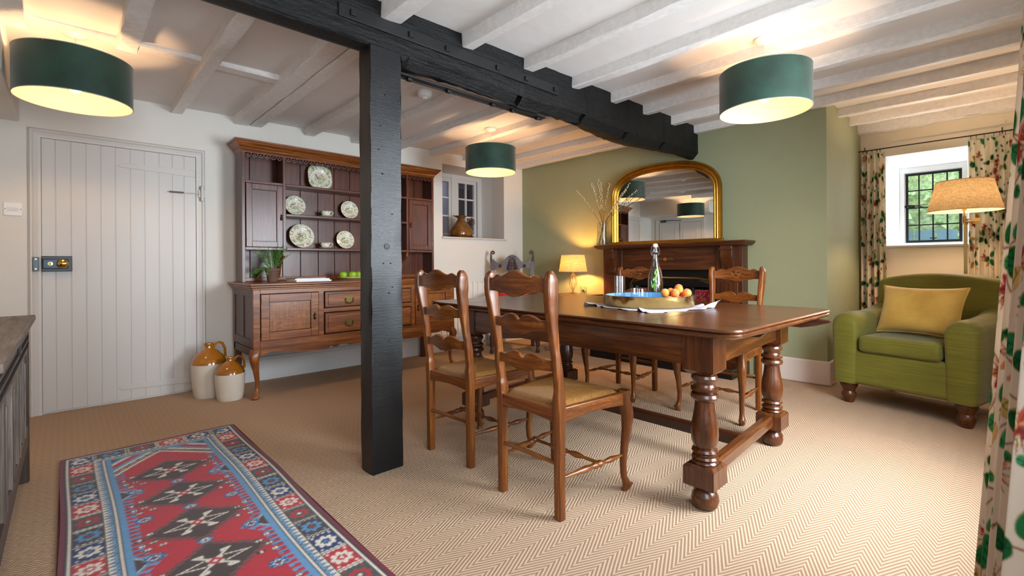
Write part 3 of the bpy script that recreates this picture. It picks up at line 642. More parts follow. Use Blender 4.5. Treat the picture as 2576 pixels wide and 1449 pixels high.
# ================================================================ ON THE WORKTOP
t=thing('potted_rosemary','bushy green herb plant in a brown terracotta pot on the dresser','potted plant',(1.285,4.36,.905))
MTC=plain('terracotta_brown','#6b4d40',.8,var=.15,vs=20,bump=.1)
m=MB(); m.lathe(0,0,[(.001,0),(.038,0),(.053,.088),(.058,.09),(.06,.115),(.054,.117),(.052,.1),(.001,.1)],32); m.build('pot',MTC,t)
m=MB(); m.lathe(0,0,[(.001,.104),(.05,.103),(.001,.098)],20); m.build('soil',plain('soil','#2a1d14',.95,bump=.5),t)
rnd=random.Random(21); st=MB(); lf=MB(); MFOL=plain('rosemary_green','#5c9c42',.5,var=.3,vs=30); 
stems=[]
for i in range(46):
    a=rnd.uniform(0,2*PI); sp=rnd.uniform(.02,.13); h=rnd.uniform(.10,.22)
    if i<9: a=rnd.uniform(PI*.8,PI*1.35); sp=rnd.uniform(.12,.17); h=rnd.uniform(.02,.08)
    p0=Vector((.02*cos(a),.02*sin(a),.1)); p1=p0+Vector((sp*.5*cos(a),sp*.5*sin(a),h*.75)); p2=p0+Vector((sp*cos(a),min(sp*sin(a),.12),h if i>=9 else h-.1))
    pts=[p0.lerp(p1,k/4).lerp(p1.lerp(p2,k/4),k/4) for k in range(5)]; pts=[(1-k/5)**2*p0+2*(k/5)*(1-k/5)*p1+(k/5)**2*p2 for k in range(6)]
    st.tube(pts,[.0018]*5+[.0008],5)
    for k in range(26):
        f=rnd.uniform(.15,1)*5; q=int(min(4,f)); p=pts[q].lerp(pts[q+1],f-q); d=(pts[q+1]-pts[q]).normalized()
        o=Vector((rnd.uniform(-1,1),rnd.uniform(-1,1),rnd.uniform(-.6,1))); o=(o-d*o.dot(d)).normalized(); L=rnd.uniform(.018,.032); tip=p+(o*.8+d*.6)*L; s=d.cross(o).normalized()*.0018
        mid=p.lerp(tip,.5); lf.add([p,mid+s,tip,mid-s],[(0,1,2,3)])
st.build('stems',plain('stem_green','#5b7a3a',.6),t); lf.build('foliage',MFOL,t,smooth=False)
def magazine(x0,y0,x1,y1,z,h,rz,label,cover,name='magazine'):
    t=thing(name,label,'magazine',((x0+x1)/2,(y0+y1)/2,z),rz,'magazines on the dresser'); a,b=(x1-x0)/2,(y1-y0)/2
    m=MB(); m.box(-a,-b,.001,a-.002,b,h-.001); m.build('pages',plain('paper_white','#efeef0',.6),t)
    m=MB(); m.box(-a-.002,-b-.002,0,a,b+.002,.001); m.box(-a-.002,-b-.002,h-.001,a,b+.002,h); m.box(-a-.003,-b,0,-a,b,h) if name=='magazine' else None; m.build('cover',plain('cover_'+cover[1:],cover,.35,var=.3,vs=14),t,smooth=False)
magazine(1.40,4.12,1.70,4.34,.905,.013,R(2),'lowest white magazine of the stack beside the potted plant','#e9e8ea')
magazine(1.40,4.13,1.69,4.34,.918,.012,R(-1),'white magazine in the middle of the stack beside the potted plant','#dedde0')
magazine(1.40,4.15,1.66,4.36,.930,.005,R(6),'topmost magazine of the stack on the dresser, with a patterned cover','#8b7a62')
t=tag(MB().lathe(0,0,[(.001,.004),(.13,.004),(.136,.002),(.13,0),(.001,0)],48).build('woven_mat',plain('straw','#b08a55',.85,bump=.6,bs=120),loc=(2.0,4.36,.9055)),'round woven straw mat under the plate of green apples','mat')
t=tag(MB().lathe(0,0,[(.001,.004),(.06,.004),(.11,.012),(.135,.022),(.134,.018),(.11,.006),(.05,0),(.001,0)],48).build('fruit_plate',plain('cream_china','#e3dccb',.2),loc=(2.0,4.36,.910)),'shallow cream plate holding green apples on the dresser','plate')
MAP=NT('apple_green'); v_=MAP.coord(); MAP.l(MAP.ramp(MAP.noise(v_,9,4),[(.3,'#7fae1e'),(.7,'#a4c93a')]),MAP.b.inputs['Base Color']); MAP.set(rough=.22,spec=.5); MAP=MAP.m
def apple_mb(r):
    m=MB(); pr=[]
    for k in range(15):
        a=PI*k/14; pr.append((r*sin(a)*(1+.06*cos(a))+.0005,r*.9*cos(a)*(1-.0)-(.22*r*math.exp(-(sin(a)/.25)**2) if a<PI/2 else -.14*r*math.exp(-(sin(a)/.25)**2))))
    m.lathe(0,0,[(a,b) for a,b in pr],24); return m
for (x,y,z,l) in ((1.905,4.345,0,'green apple at the left end of the plate on the dresser'),(1.975,4.30,0,'green apple second from the left on the dresser plate'),(2.052,4.33,0,'green apple on the dresser plate, beside the black post'),(2.02,4.41,0,'green apple at the back of the dresser plate, half hidden behind the others')):
    t=thing('apple',l,'apple',(x,y,.915+.037),random.uniform(0,6),'green apples on the dresser'); apple_mb(.038).build('flesh',MAP,t); m=MB(); m.tube([(0,0,.022),(.002,0,.038)],.0015,6); m.build('stem',plain('stem_brown','#4a3620',.8),t)
# ================================================================ JUGS on floor
MST=plain('stoneware_cream','#d3c8b8',.25,var=.05); MGZ=NT('amber_glaze'); v_=MGZ.coord(); MGZ.l(MGZ.ramp(MGZ.noise(v_,6,4),[(.3,'#8f5410'),(.7,'#b3711d')]),MGZ.b.inputs['Base Color']); MGZ.set(rough=.12,coat=.5); MGZ=MGZ.m
def jug(x,y,h,r,label,rz):
    t=thing('stoneware_jug',label,'jug',(x,y,0),rz,'stoneware flagons by the door'); k=h
    m=MB(); m.lathe(0,0,[(.001,0),(r*.82,0),(r*.86,.01),(r*.9,h*.12),(r*.98,h*.40),(r,h*.55),(r*1.0,h*.62)],40,cap=True); m.build('body',MST,t)
    m=MB(); m.lathe(0,0,[(r*1.0,h*.62),(r*.97,h*.67),(r*.82,h*.76),(r*.55,h*.845),(r*.30,h*.895),(r*.22,h*.91),(r*.20,h*.945),(r*.26,h*.96),(r*.28,h*.98),(r*.26,h),(r*.16,h),(r*.15,h*.93),(.001,h*.9)],40); m.build('shoulder',MGZ,t,label='amber glazed shoulder and neck')
    m=MB(); m.tube([(r*.26,0,h*.895),(r*.36,0,h*.96),(r*.55,0,h*1.0),(r*.80,0,h*.97),(r*.95,0,h*.86),(r*.98,0,h*.70)],[r*.08]*6,10); m.build('handle',MGZ,t)
jug(.825,4.425,.425,.122,'larger two-tone stoneware jug with an amber top beside the plank door',R(5))
jug(.925,4.20,.33,.104,'smaller two-tone stoneware jug in front of the larger one, beside the dresser leg',R(0))
# brown jug in the niche
t=thing('salt_glazed_jug','brown conical pouring jug standing on the sill of the wall niche','jug',(3.70,4.86,1.385),R(-40))
MBJ=NT('brown_glaze'); v_=MBJ.coord(); MBJ.l(MBJ.ramp(MBJ.noise(v_,12,5),[(.3,'#5e3a1a'),(.7,'#8a5b2a')]),MBJ.b.inputs['Base Color']); MBJ.set(rough=.16,coat=.5); MBJ=MBJ.m
m=MB(); m.lathe(0,0,[(.001,0),(.118,0),(.125,.012),(.15,.03),(.158,.06),(.145,.10),(.11,.155),(.07,.205),(.045,.24),(.042,.25),(.055,.265),(.078,.285),(.073,.285),(.05,.27),(.038,.25),(.001,.2)],40)
V=np.array(m.v)
for i,p in enumerate(m.v):
    if p[2]>.255: k=max(0,-p[0])/.08; m.v[i]=(p[0]*(1+.5*k*(p[2]-.255)/.03),p[1]*(1-.3*k),p[2]+.004*k)
m.build('body',MBJ,t)
m=MB(); m.tube([(.075,0,.205),(.10,0,.24),(.14,0,.255),(.165,0,.23),(.168,0,.19),(.15,0,.15),(.125,0,.13)],[.011,.011,.012,.012,.011,.01,.009],10); m.build('handle',MBJ,t)
# ================================================================ RADIATOR
t=thing('radiator','white electric panel radiator on the back wall between the dresser and the carved armchair','radiator',(3.5,4.63,0))
MRAD=plain('radiator_white','#e9e5dc',.35)
m=MB()
n=11
for i in range(n):
    x=-.45+.08*i; m.box(x,-.03,.20,x+.074,.02,.80)
m.build('panel_sections',MRAD,t,bevel=.006)
m=MB()
for i in range(n):
    x=-.45+.08*i; m.prism([(-.03,.80),(-.03,.79),(.03,.79),(.03,.82),(.0,.825),(-.02,.815)],'yz',x+.002,x+.066); 
m.build('top_vents',MRAD,t,bevel=.004)
m=MB(); m.box(-.46,-.01,.16,.43,.02,.20); m.box(-.4,.02,.3,.4,.065,.34); m.box(-.4,.02,.68,.4,.065,.72); m.build('wall_bracket',MRAD,t)
# ================================================================ DINING TABLE
TX,TY=2.45,1.64; TZ=.778
tb=thing('dining_table','long dark oak refectory dining table with turned legs and rounded corners','table',(TX,TY,0))
def rrect(hx,hy,r,n=6):
    o=[]
    for cx,cy,a in ((hx-r,hy-r,0),(-hx+r,hy-r,90),(-hx+r,-hy+r,180),(hx-r,-hy+r,270)):
        for i in range(n+1): t=R(a+90*i/n); o.append((cx+r*cos(t),cy+r*sin(t)))
    return o
a_=R(-1.6); hx,hy,rr=.645,1.10,.085
def tr(p): return ((p[0]+.075)*cos(a_)-p[1]*sin(a_)+0,(p[0]+.075)*sin(a_)+p[1]*cos(a_)+.16)
prof=[(.0,TZ),(.006,TZ-.001),(.011,TZ-.007),(.008,TZ-.011),(-.003,TZ-.0125),(-.004,TZ-.0145),(.003,TZ-.016),(.008,TZ-.022),(.007,TZ-.03),(-.002,TZ-.038),(-.012,TZ-.04)]
rings=[]
for o,z in [(-.02,TZ)]+[(o-.006,z) for o,z in prof]:
    rings.append([(*tr(p),z) for p in rrect(hx+o,hy+o,rr+o)])
m=MB(); m.loft(rings); m.build('tabletop','table',tb,ang=40)
m=MB()
for yy in (-.66,.74): 
    p=[tr((-hx+.004,yy)),tr((hx-.004,yy))]; m.loft([[(q[0],q[1]-.0012,TZ-.002),(q[0],q[1]+.0012,TZ-.002),(q[0],q[1]+.0012,TZ+.0004),(q[0],q[1]-.0012,TZ+.0004)] for q in p])
m.build('leaf_seams',plain('seam_dark','#241006',.5),tb,smooth=False)
L=[(1.972-TX,.893-TY),(2.935-TX,.935-TY),(1.985-TX,2.455-TY),(2.945-TX,2.475-TY)]
def leg():
    m=MB(); h=.066
    pr=[(.0,0),(.034,.0),(.05,.012),(.057,.038),(.053,.06),(.042,.078),(.036,.086),(.044,.09),(.044,.096)]
    m.lathe(0,0,pr,28); b=MB()
    m.loft([[(x*s,y*s,z) for x,y in ((-1,-1),(1,-1),(1,1),(-1,1))] for z,s in ((.094,h-.014),(.104,h),(.18,h),(.192,h-.012))])
    pr=[(.05,.19),(.054,.197),(.05,.205),(.045,.208),(.055,.216),(.05,.225),(.041,.229),(.040,.233),(.045,.238),(.054,.244),(.05,.254),(.042,.258),(.045,.262),(.053,.285),(.056,.315),(.054,.35),(.047,.39),(.041,.43),(.039,.455),(.042,.458),(.052,.464),(.057,.475),(.053,.487),(.044,.49),(.047,.495),(.055,.502),(.055,.512),(.045,.518),(.041,.528),(.043,.536),(.05,.544),(.054,.555),(.05,.566),(.044,.57),(.052,.575),(.052,.58)]
    m.lathe(0,0,pr,32)
    m.loft([[(x*s,y*s,z) for x,y in ((-1,-1),(1,-1),(1,1),(-1,1))] for z,s in ((.575,.05),(.59,h),(.72,h),(.738,h))])
    return m
for i,(x,y) in enumerate(L):
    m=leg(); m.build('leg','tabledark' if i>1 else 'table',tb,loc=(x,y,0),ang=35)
def rail(m,p,q,w,z0,z1):
    p,q=Vector(p+(0,)),Vector(q+(0,)); d=(q-p).normalized(); n=Vector((-d.y,d.x,0))*w/2
    m.loft([[tuple(c+s*n+Vector((0,0,z))) for s,z in ((-1,z0),(1,z0),(1,z1-.012),(.6,z1),(-.6,z1),(-1,z1-.012))] for c in (p,q)])
for i,j,nm in ((0,2,'side_apron'),(1,3,'side_apron'),(0,1,'end_apron'),(2,3,'end_apron')):
    m=MB(); p,q=Vector(L[i]),Vector(L[j]); off=.045
    if nm=='side_apron': s=-1 if i==0 else 1; p=(p.x+s*off,p.y+.06);q=(q.x+s*off,q.y-.06)
    else: s=-1 if i==0 else 1; p=(p.x+.06,p.y+s*.03); q=(q.x-.06,q.y+s*.03)
    rail(m,p,q,.026,.61,.742); m.build(nm,'table',tb)
for i,j in ((0,1),(2,3)):
    m=MB(); rail(m,(L[i][0]+.05,L[i][1]),(L[j][0]-.05,L[j][1]),.05,.125,.18); m.build('end_stretcher','table',tb,ang=30)
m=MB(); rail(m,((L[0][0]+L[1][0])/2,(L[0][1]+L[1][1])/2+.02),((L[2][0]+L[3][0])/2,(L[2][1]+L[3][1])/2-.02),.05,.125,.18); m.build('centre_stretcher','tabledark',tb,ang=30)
for sx in (-.26,.36):
    m=MB(); m.prism([(-1.0,.735),(-.86,.735),(-.70,.735),(-.70,.69),(-.86,.685),(-.93,.70),(-.99,.72)] if sx>0 else [(-.9,.735),(-.70,.735),(-.70,.69),(-.86,.70)],'yz',sx+.1,sx+.14); m.build('leaf_bearer','tabledark',tb,bevel=.003)
# ================================================================ DINING CHAIRS
RUSH=NT('rush_seat'); tc=RUSH.n('ShaderNodeTexCoord'); sp=RUSH.n('ShaderNodeSeparateXYZ'); RUSH.l(tc.outputs['Object'],sp.inputs[0])
sx_,sy_=sp.outputs[0],sp.outputs[1]; uu=RUSH.math('ABSOLUTE',RUSH.math('DIVIDE',RUSH.math('SUBTRACT',sx_,.205),.205)); vv=RUSH.math('ABSOLUTE',RUSH.math('DIVIDE',sy_,.215))
sel=RUSH.math('GREATER_THAN',uu,vv); wob=RUSH.math('MULTIPLY',RUSH.noise(tc.outputs['Object'],9,3),.02)
cc=RUSH.math('ADD',RUSH.math('ADD',RUSH.math('MULTIPLY',sel,sy_),RUSH.math('MULTIPLY',RUSH.math('SUBTRACT',1,sel),sx_)),wob)
st_=RUSH.math('ADD',RUSH.math('MULTIPLY',RUSH.math('SINE',RUSH.math('MULTIPLY',cc,2*PI/.0046)),.5),.5)
nz=RUSH.noise(RUSH.coord(scale=(70,70,70)),1,3); f=RUSH.math('ADD',RUSH.math('MULTIPLY',st_,.6),RUSH.math('MULTIPLY',nz,.45))
_base=(RUSH.ramp(f,[(.1,'#4a290d'),(.45,'#a0672a'),(.85,'#d29a52')]))
RUSH.l(RUSH.mix(RUSH.math('MULTIPLY',sel,.35),_base,'#8a5a22'),RUSH.b.inputs['Base Color']); RUSH.bump(st_,1.0,.004); RUSH.set(rough=.5,spec=.35); RUSH=RUSH.m
def crest_top(u,z0): a=abs(u); return z0+.030+.028*sm(1-a/.62)+.010*math.exp(-((a-.72)/.10)**2)-.006*max(0,a-.8)/.2
def crest_bot(u,z0): a=abs(u); return z0-.040-.018*sm(1-a/.5)-.006*math.exp(-((a-.55)/.08)**2)+.004*a
def rail_top(u,z0): a=abs(u); return z0+.020+.020*sin(PI*min(1,a/.78+.08))**1.0-.012*(1-min(1,a/.12))
def rail_bot(u,z0): a=abs(u); return z0-.030-.018*sm(1-a/.6)+.010*(a<.07)*(1-a/.07)+.006*a
def slat(m,hy,z0,x,tf,bf,th=.02,bow=.022):
    n=36; rings=[]
    for i in range(n+1):
        u=-1+2*i/n; y=u*hy; xx=x-bow*(1-u*u); t,b=tf(u,z0),bf(u,z0)
        rings.append([(xx-th/2,y,b+.003),(xx+th/2,y,b+.003),(xx+th/2,y,t-.004),(xx+th/4,y,t),(xx-th/4,y,t),(xx-th/2,y,t-.004)])
    m.loft(rings)
def backx(z): u=max(0,z-.47)/.55; return .004-.066*sm(min(1,u))*.55-.066*.45*u
def chair(label,loc,rz,group,w='cherry',carved=False):
    t=thing('dining_chair',label,'chair',(*loc,0),rz,group)
    for s in (-1,1):
        rings=[]; KP=[(0,.172,.034,.034),(.3,.172,.036,.036),(.42,.172,.040,.036),(.465,.172,.047,.036),(.495,.172,.047,.035),(.525,.174,.037,.03),(.60,.176,.041,.028),(.66,.174,.036,.028),(.70,.172,.036,.028),(.78,.172,.044,.030),(.86,.176,.056,.032),(.93,.181,.064,.033),(.975,.183,.058,.032),(1.0,.18,.040,.028),(1.013,.178,.014,.018)]
        zs=[];
        for (za,*_),(zb2,*_) in zip(KP,KP[1:]): zs+=[za+(zb2-za)*q/4 for q in range(4)]
        zs.append(KP[-1][0])
        def kv(z,c):
            for A_,B_ in zip(KP,KP[1:]):
                if z<=B_[0]+1e-9: t_=(z-A_[0])/(B_[0]-A_[0]); t_=t_ if (z>.99 or z<.42) else t_*t_*(3-2*t_); return A_[c]+(B_[c]-A_[c])*t_
            return KP[-1][c]
        for z in zs:
            dy,wx,wy=kv(z,1),kv(z,2),kv(z,3)
            x=backx(z)+(.006 if z>.9 else 0)*(z-.9)*10; y=s*(dy); k=.2 if z<.5 else .3
            rings.append([(x+a*wx/2,y+b*wy/2,z) for a,b in ((1,1-k),(1-k*.3,1-k*.3),(1-k,1),(-1+k,1),(-1+k*.3,1-k*.3),(-1,1-k),(-1,-1+k),(-1+k*.3,-1+k*.3),(-1+k,-1),(1-k,-1),(1-k*.3,-1+k*.3),(1,-1+k))])
        m=MB(); m.loft(rings); m.build('back_post',w,t,ang=44)
        rings=[]
        for z,ox,oy,r,q in ((.462,0,0,.024,1),(.41,0,0,.026,1),(.385,.008,.004,.027,.9),(.34,.016,.008,.025,.7),(.28,.012,.007,.021,.6),(.20,.0,.001,.0165,.5),(.12,-.006,-.002,.0145,.4),(.07,-.003,-.001,.0145,.3),(.045,.006,.003,.018,.1),(.028,.013,.007,.021,0),(.012,.009,.004,.018,0),(0,.0,.0,.014,0)):
            ring=[]
            for j in range(16):
                a=2*PI*j/16+PI/16; k=1/max(abs(cos(a)),abs(sin(a))); r2=r*(1+(k-1)*q*.9)
                ring.append((.405+ox+r2*cos(a),s*(.215+oy)+r2*sin(a),z))
            rings.append(ring)
        m=MB(); m.loft(rings); lg=m.build('front_leg',w,t,ang=60)
        m=MB()
        for dd in (-1,1): m.tube([(.424+.011*cos(q)*(1-q/9)+.0,s*.222+dd*.017,.028+.011*sin(q)*(1-q/9)) for q in [k*.6 for k in range(13)]],.003,6)
        m.build('foot_scroll',w,lg)
    m=MB(); slat(m,.162,.958,backx(.958),crest_top,crest_bot,.024); cr=m.build('crest_rail',w,t,ang=50)
    if carved:
        m=MB(); x=backx(.96)+.012-.022+.002
        for k in range(7):
            a=R(30+20*k); m.tube([(x,.008*cos(a),.962+.008*sin(a)),(x+.004,.022*cos(a),.965+.014*sin(a)),(x,.036*cos(a),.968+.02*sin(a))],[.002,.004,.002],6)
        m.sphere((x,0,.953),.004,.014,.008)
        for s in (-1,1):
            for k in range(4): m.tube([(x+.002,s*(.035+.018*k),.952-.003*k+.0),(x+.006,s*(.048+.018*k),.966-.002*k),(x+.003,s*(.062+.018*k),.957)],[.002,.0045,.002],6)
            m.tube([(x,s*.02,.935),(x+.003,s*.05,.930),(x+.003,s*.09,.937),(x+.006,s*.12,.948)],[.003,.004,.003,.002],6)
        m.build('carved_relief',w,cr,ang=60)
    for z in (.79,.625): m=MB(); slat(m,.162,z,backx(z)+.002,rail_top,rail_bot,.02,.018); m.build('ladder_rail',w,t,ang=50)
    # seat rails
    def srail(p,q,z0,z1,th):
        p,q=Vector((*p,0)),Vector((*q,0)); d=(q-p).normalized(); n=Vector((-d.y,d.x,0))*th/2
        rg=[]
        for i in range(13):
            u=i/12; c=p.lerp(q,u); e=.012*sin(PI*u); rg.append([tuple(c+k*n+Vector((0,0,z))) for k,z in ((-1,z0+e),(1,z0+e),(1,z1),(-1,z1))])
        m=MB(); m.loft(rg); m.build('seat_rail',w,t,bevel=.004,seg=3)
    srail((.0,-.158),(.0,.158),.392,.452,.024); srail((.405,-.2),(.405,.2),.395,.452,.026)
    for s in (-1,1): srail((.015,s*.176),(.39,s*.218),.395,.455,.024)
    def rf(i,j):
        u,v=i*2-1,j*2-1; x=.205+u*.19; hw=.165+(.205-.165)*i; y=v*hw
        edge=max(abs(u),abs(v)); z=.466+.012*(1-edge**2)-.03*max(0,(edge-.86)/.14)**2; 
        z-=.008*math.exp(-((abs(abs(u)-abs(v)))/.05)**2)*edge
        return (x,y,z)
    m=MB(); m.grid(rf,41,41); n0=41; 
    lo=[(p[0],p[1],.43) for p in m.v]; 
    m.add([(.02,-.165,.43),(.39,-.205,.43),(.39,.205,.43),(.02,.165,.43),(.02,-.165,.44),(.39,-.205,.44),(.39,.205,.44),(.02,.165,.44)],[(0,1,2,3),(0,1,5,4),(1,2,6,5),(2,3,7,6),(3,0,4,7)])
    m.build('rush_seat',RUSH,t,ang=70,label='woven golden rush seat')
    def turned(name,p,q,hl=1,nr=0):
        p,q=Vector(p),Vector(q); n=40; pts=[];rr=[]
        for i in range(n+1):
            u=i/n; e=abs(u-.5)*2; r=.0075+.0065*math.exp(-((e-.32)/.16)**2)+.004*math.exp(-(e/.06)**2); r-=.003*math.exp(-((e-.12)/.03)**2)+.002*math.exp(-((e-.55)/.04)**2)
            if hl: r=.0065+.010*math.exp(-((u-.60)/.035)**2)+.009*math.exp(-((u-.52)/.028)**2)*.8+.0075*math.exp(-((u-.36)/.14)**2)+.0065*math.exp(-((u-.78)/.09)**2)
            pts.append(p.lerp(q,u)); rr.append(r)
        m=MB(); m.tube(pts,rr,12); return m.build(name,w,t,ang=60)
    for s in (-1,1): turned('side_stretcher',(.012,s*.174,.165),(.398,s*.214,.165))
    turned('cross_stretcher',(.245,-.197,.165),(.245,.197,.165),0)
    m=MB(); m.tube([(0,-.165,.225),(0,0,.227),(0,.165,.225)],[.008,.01,.008],10); m.build('rear_stretcher',w,t)
    return t
NG='rush seated dining chairs with their backs to the camera'; FG='rush seated dining chairs with carved tops on the fireplace side'
c1=chair('rush-seated ladderback chair nearest the camera, its back to us','' or (1.45,1.432),R(0),'rush seated ladderback dining chairs')
c2=dup(c1,(1.492,2.075,0),R(2),'rush-seated ladderback chair behind the nearest one, closest to the black post')
c3=chair('rush-seated chair with carved top rail behind the glass bottle, facing us',(3.49,2.165),R(181),'rush seated ladderback dining chairs','cherry',True)
c4=dup(c3,(3.545,1.385,0),R(179),'rush-seated chair with carved top rail behind the apricots, at the fireplace side of the table')
# ================================================================ TABLE SETTING
TT=TZ+.0012
# cloth
MLN=plain('washed_linen','#b4adb0',.9,var=.06,vs=18,bump=.3,bs=300)
cx,cy=2.565,1.504
def clothf(i,j):
    u,v=i*2-1,j*2-1
    x=u*.262; y=v*.295; e=max(abs(u),abs(v)); w_=sin(y*37+1.3)*.012+sin(y*71)*.006
    x+=(w_ if abs(u)>.6 else 0)*abs(u); y+=.012*sin(x*40)*abs(v)
    z=.001+ (max(0,math.hypot(u,v)*(.29/.27)-1.0)/.3)**1.2*(.006+.011*sin(y*44+x*9)+.007*sin(y*83+x*31))
    return (x,y,max(.0008,z))
m=MB(); m.grid(clothf,50,90); o=m.build('linen_cloth',MLN,loc=(cx,cy,TT)); o.rotation_euler=(0,0,R(-15)); md=o.modifiers.new('s','SOLIDIFY'); md.thickness=.0012; md.offset=1
tag(o,'crumpled pale linen cloth lying on the table under the round brass tray','cloth')
ZT=TT+.004
TRX,TRY=2.63,1.538; TRR=.268
MTB=plain('hammered_brass','#c0a468',.2,1,var=.12,vs=25,bump=.25,bs=28); MTBL=plain('tray_blue_enamel','#6796c4',.3,0,var=.12,vs=30)
t=thing('serving_tray','round brass tray with a blue inside on the dining table','tray',(TRX,TRY,ZT))
m=MB(); m.lathe(0,0,[(.001,0),(TRR-.006,0),(TRR-.002,.008),(TRR,.056),(TRR+.002,.060),(TRR+.003,.064),(TRR,.066),(TRR-.004,.064)],96,cap=False); m.build('rim_wall',MTB,t,ang=50)
m=MB(); m.lathe(0,0,[(TRR-.004,.063),(TRR-.006,.01),(TRR-.02,.006),(.001,.005)],96,cap=False); m.build('inner_face',MTBL,t,ang=50,label='blue inside of the tray')
def glassmat(name,tint,f=.05,rough=.02):
    T=NT(name); fr=T.n('ShaderNodeLayerWeight'); fr.inputs[0].default_value=.5; a=T.n('ShaderNodeBsdfTransparent'); a.inputs[0].default_value=C(tint); b=T.n('ShaderNodeBsdfGlossy'); b.inputs['Roughness'].default_value=rough
    mx=T.n('ShaderNodeMixShader'); T.l(T.math('ADD',T.math('MULTIPLY',T.math('POWER',fr.outputs[1],4.0),.75),f),mx.inputs[0]); T.l(a.outputs[0],mx.inputs[1]); T.l(b.outputs[0],mx.inputs[2]); T.l(mx.outputs[0],T.out.inputs[0]); return T.m
MGT=glassmat('thin_glass','#f8fbfb')
MWAT=glassmat('water_clear','#f4f9f9',.01)
def tumbler(x,y,z,r,h,label,tint=None,name='drinking_glass'):
    t=thing(name,label,'glass',(x,y,z),0,'clear glasses')
    m=MB(); m.lathe(0,0,[(.001,0),(r*.96,0),(r*.98,.003),(r,h*.5),(r,h),(r-.0018,h+.0005),(r-.002,h*.5),(r*.94,.010),(.001,.009)],40); m.build('glass_body',MGT,t,ang=50)
    return t
ZI=ZT+.0065
tumbler(2.433,1.62,ZI,.031,.176,'tall clear glass tumbler on the brass tray, left of the bottle')
tumbler(2.43,1.49,ZI,.0445,.105,'short wide clear glass on the brass tray, between the tall glass and the bottle')
# bottle
BXY=(2.73,1.55)
t=thing('swing_top_bottle','clear swing-top glass bottle of water with mint on the brass tray','bottle',(*BXY,ZI))
pr=[(.001,0),(.040,0),(.045,.006),(.0455,.02),(.0455,.125),(.042,.155),(.032,.19),(.022,.22),(.0165,.25),(.0145,.27),(.0145,.283),(.018,.286),(.018,.296),(.0155,.298),(.0155,.312),(.0165,.315),(.014,.316)]
t.scale=(1.04,1.04,1.115)
m=MB(); m.lathe(0,0,pr+[(r-.0025,z) for r,z in pr[::-1] if z>.005]+[(.001,.009)],44); m.build('glass_body',MGT,t,ang=50)
m=MB(); m.lathe(0,0,[(.001,.0095)]+[(r-.003,max(z,.0095)) for r,z in pr[1:] if z<.2]+[(.031-.004,.199),(.001,.199)],36); m.build('water',MWAT,t,ang=50)
m=MB(); m.lathe(0,0,[(.001,.31),(.012,.316),(.0135,.318),(.0145,.322),(.0145,.334),(.011,.338),(.001,.339)],24); m.build('ceramic_stopper',plain('ceramic_white','#f0eeea',.2),t)
m=MB(); m.lathe(0,0,[(.0135,.3165),(.0148,.319),(.0135,.3215)],24,cap=False); m.build('rubber_seal',plain('rubber_red','#b04038',.5),t)
m=MB()
ca,sa=cos(R(133)),sin(R(133))
def q(a,z): return (a*ca*-1,a*sa*-1*-1*-1,z)
for s in (-1,1):
    m.tube([(s*.0155*ca,s*.0155*sa,.327),(s*.021*ca,s*.021*sa,.322),(s*.026*ca,s*.026*sa,.30),(s*.025*ca,s*.025*sa,.28),(s*.019*ca,s*.019*sa,.272),(s*.018*ca,s*.018*sa,.29)],.0013,6)
m.tube([(.0188*cos(b),.0188*sin(b),.291) for b in [2*PI*k/24 for k in range(24)]],.0013,6,closed=True)
m.build('wire_clip',plain('chrome_wire','#c9c9cc',.15,1),t)
m=MB(); rnd=random.Random(8)
for k in range(20):
    p=Vector((rnd.uniform(-.016,.014),rnd.uniform(-.014,.014),.085+.1*k/20)); a=rnd.uniform(0,6.28); n=Vector((cos(a),sin(a),rnd.uniform(-.6,.6))).normalized(); u=Vector((rnd.uniform(-.4,.4),rnd.uniform(-.4,.4),1)).normalized(); s=n.cross(u).normalized()*.008; L_=.017
    m.add([p,p+u*L_*.5+s,p+u*L_,p+u*L_*.5-s],[(0,1,2,3)])
m.tube([(-.012,0,.07),(-.004,.0,.12),(.006,.004,.18)],.0016,6)
m.build('mint_sprig',plain('mint_leaf','#8ccf40',.5,var=.3,vs=60),t,smooth=False)
# apricots
APR=NT('apricot_skin'); v_=APR.coord('Object',(18,18,18)); APR.l(APR.ramp(APR.noise(v_,1,2),[(.35,'#d45f1e'),(.55,'#e17c26'),(.75,'#e8963a')]),APR.b.inputs['Base Color']); APR.set(rough=.5,spec=.3,sheen=.3); APR=APR.m
def apricot(x,y,z,rz,label,tilt=0):
    t=thing('apricot',label,'apricot',(x,y,z),rz,'apricots on the tray'); t.rotation_euler=(tilt,tilt*.5,rz); r=.0272; n=28; mm=16; rings=[]
    for k in range(mm+1):
        th=.03+(PI-.06)*k/mm; rr=r*sin(th); ring=[]
        for j in range(n):
            a=2*PI*j/n; d=1-.07*math.exp(-((min(a,2*PI-a))/.22)**2)*sin(th); ring.append((rr*d*cos(a),rr*d*sin(a),r*.97*cos(th)-(.005*math.exp(-(th/.3)**2))))
        rings.append(ring)
    m=MB(); m.loft([[tuple(c*.985 for c in p) for p in rg] for rg in rings]); m.build('fruit_skin',APR,t,ang=80); m=MB(); m.lathe(0,0,[(.0005,r*.95-.006),(.002,r*.95-.004),(.001,r*.95-.002)],8); m.build('stem_scar',plain('scar_brown','#6a4020',.8),t)
zA=ZI+.0235
e1=Vector((.6877,.726)); e2=Vector((.726,-.6877)) # towards far / right
ac=Vector((2.69,1.39)); r_a=.0272
lay=[(0,0,0)]+[(0,.0548*cos(PI/3*k),.0548*sin(PI/3*k)) for k in range(6)]+[(1,-.02,-.062),(1,.022,-.028),(1,-.034,-.004),(1,.018,.03),(1,-.024,.052),(2,-.002,.018)]
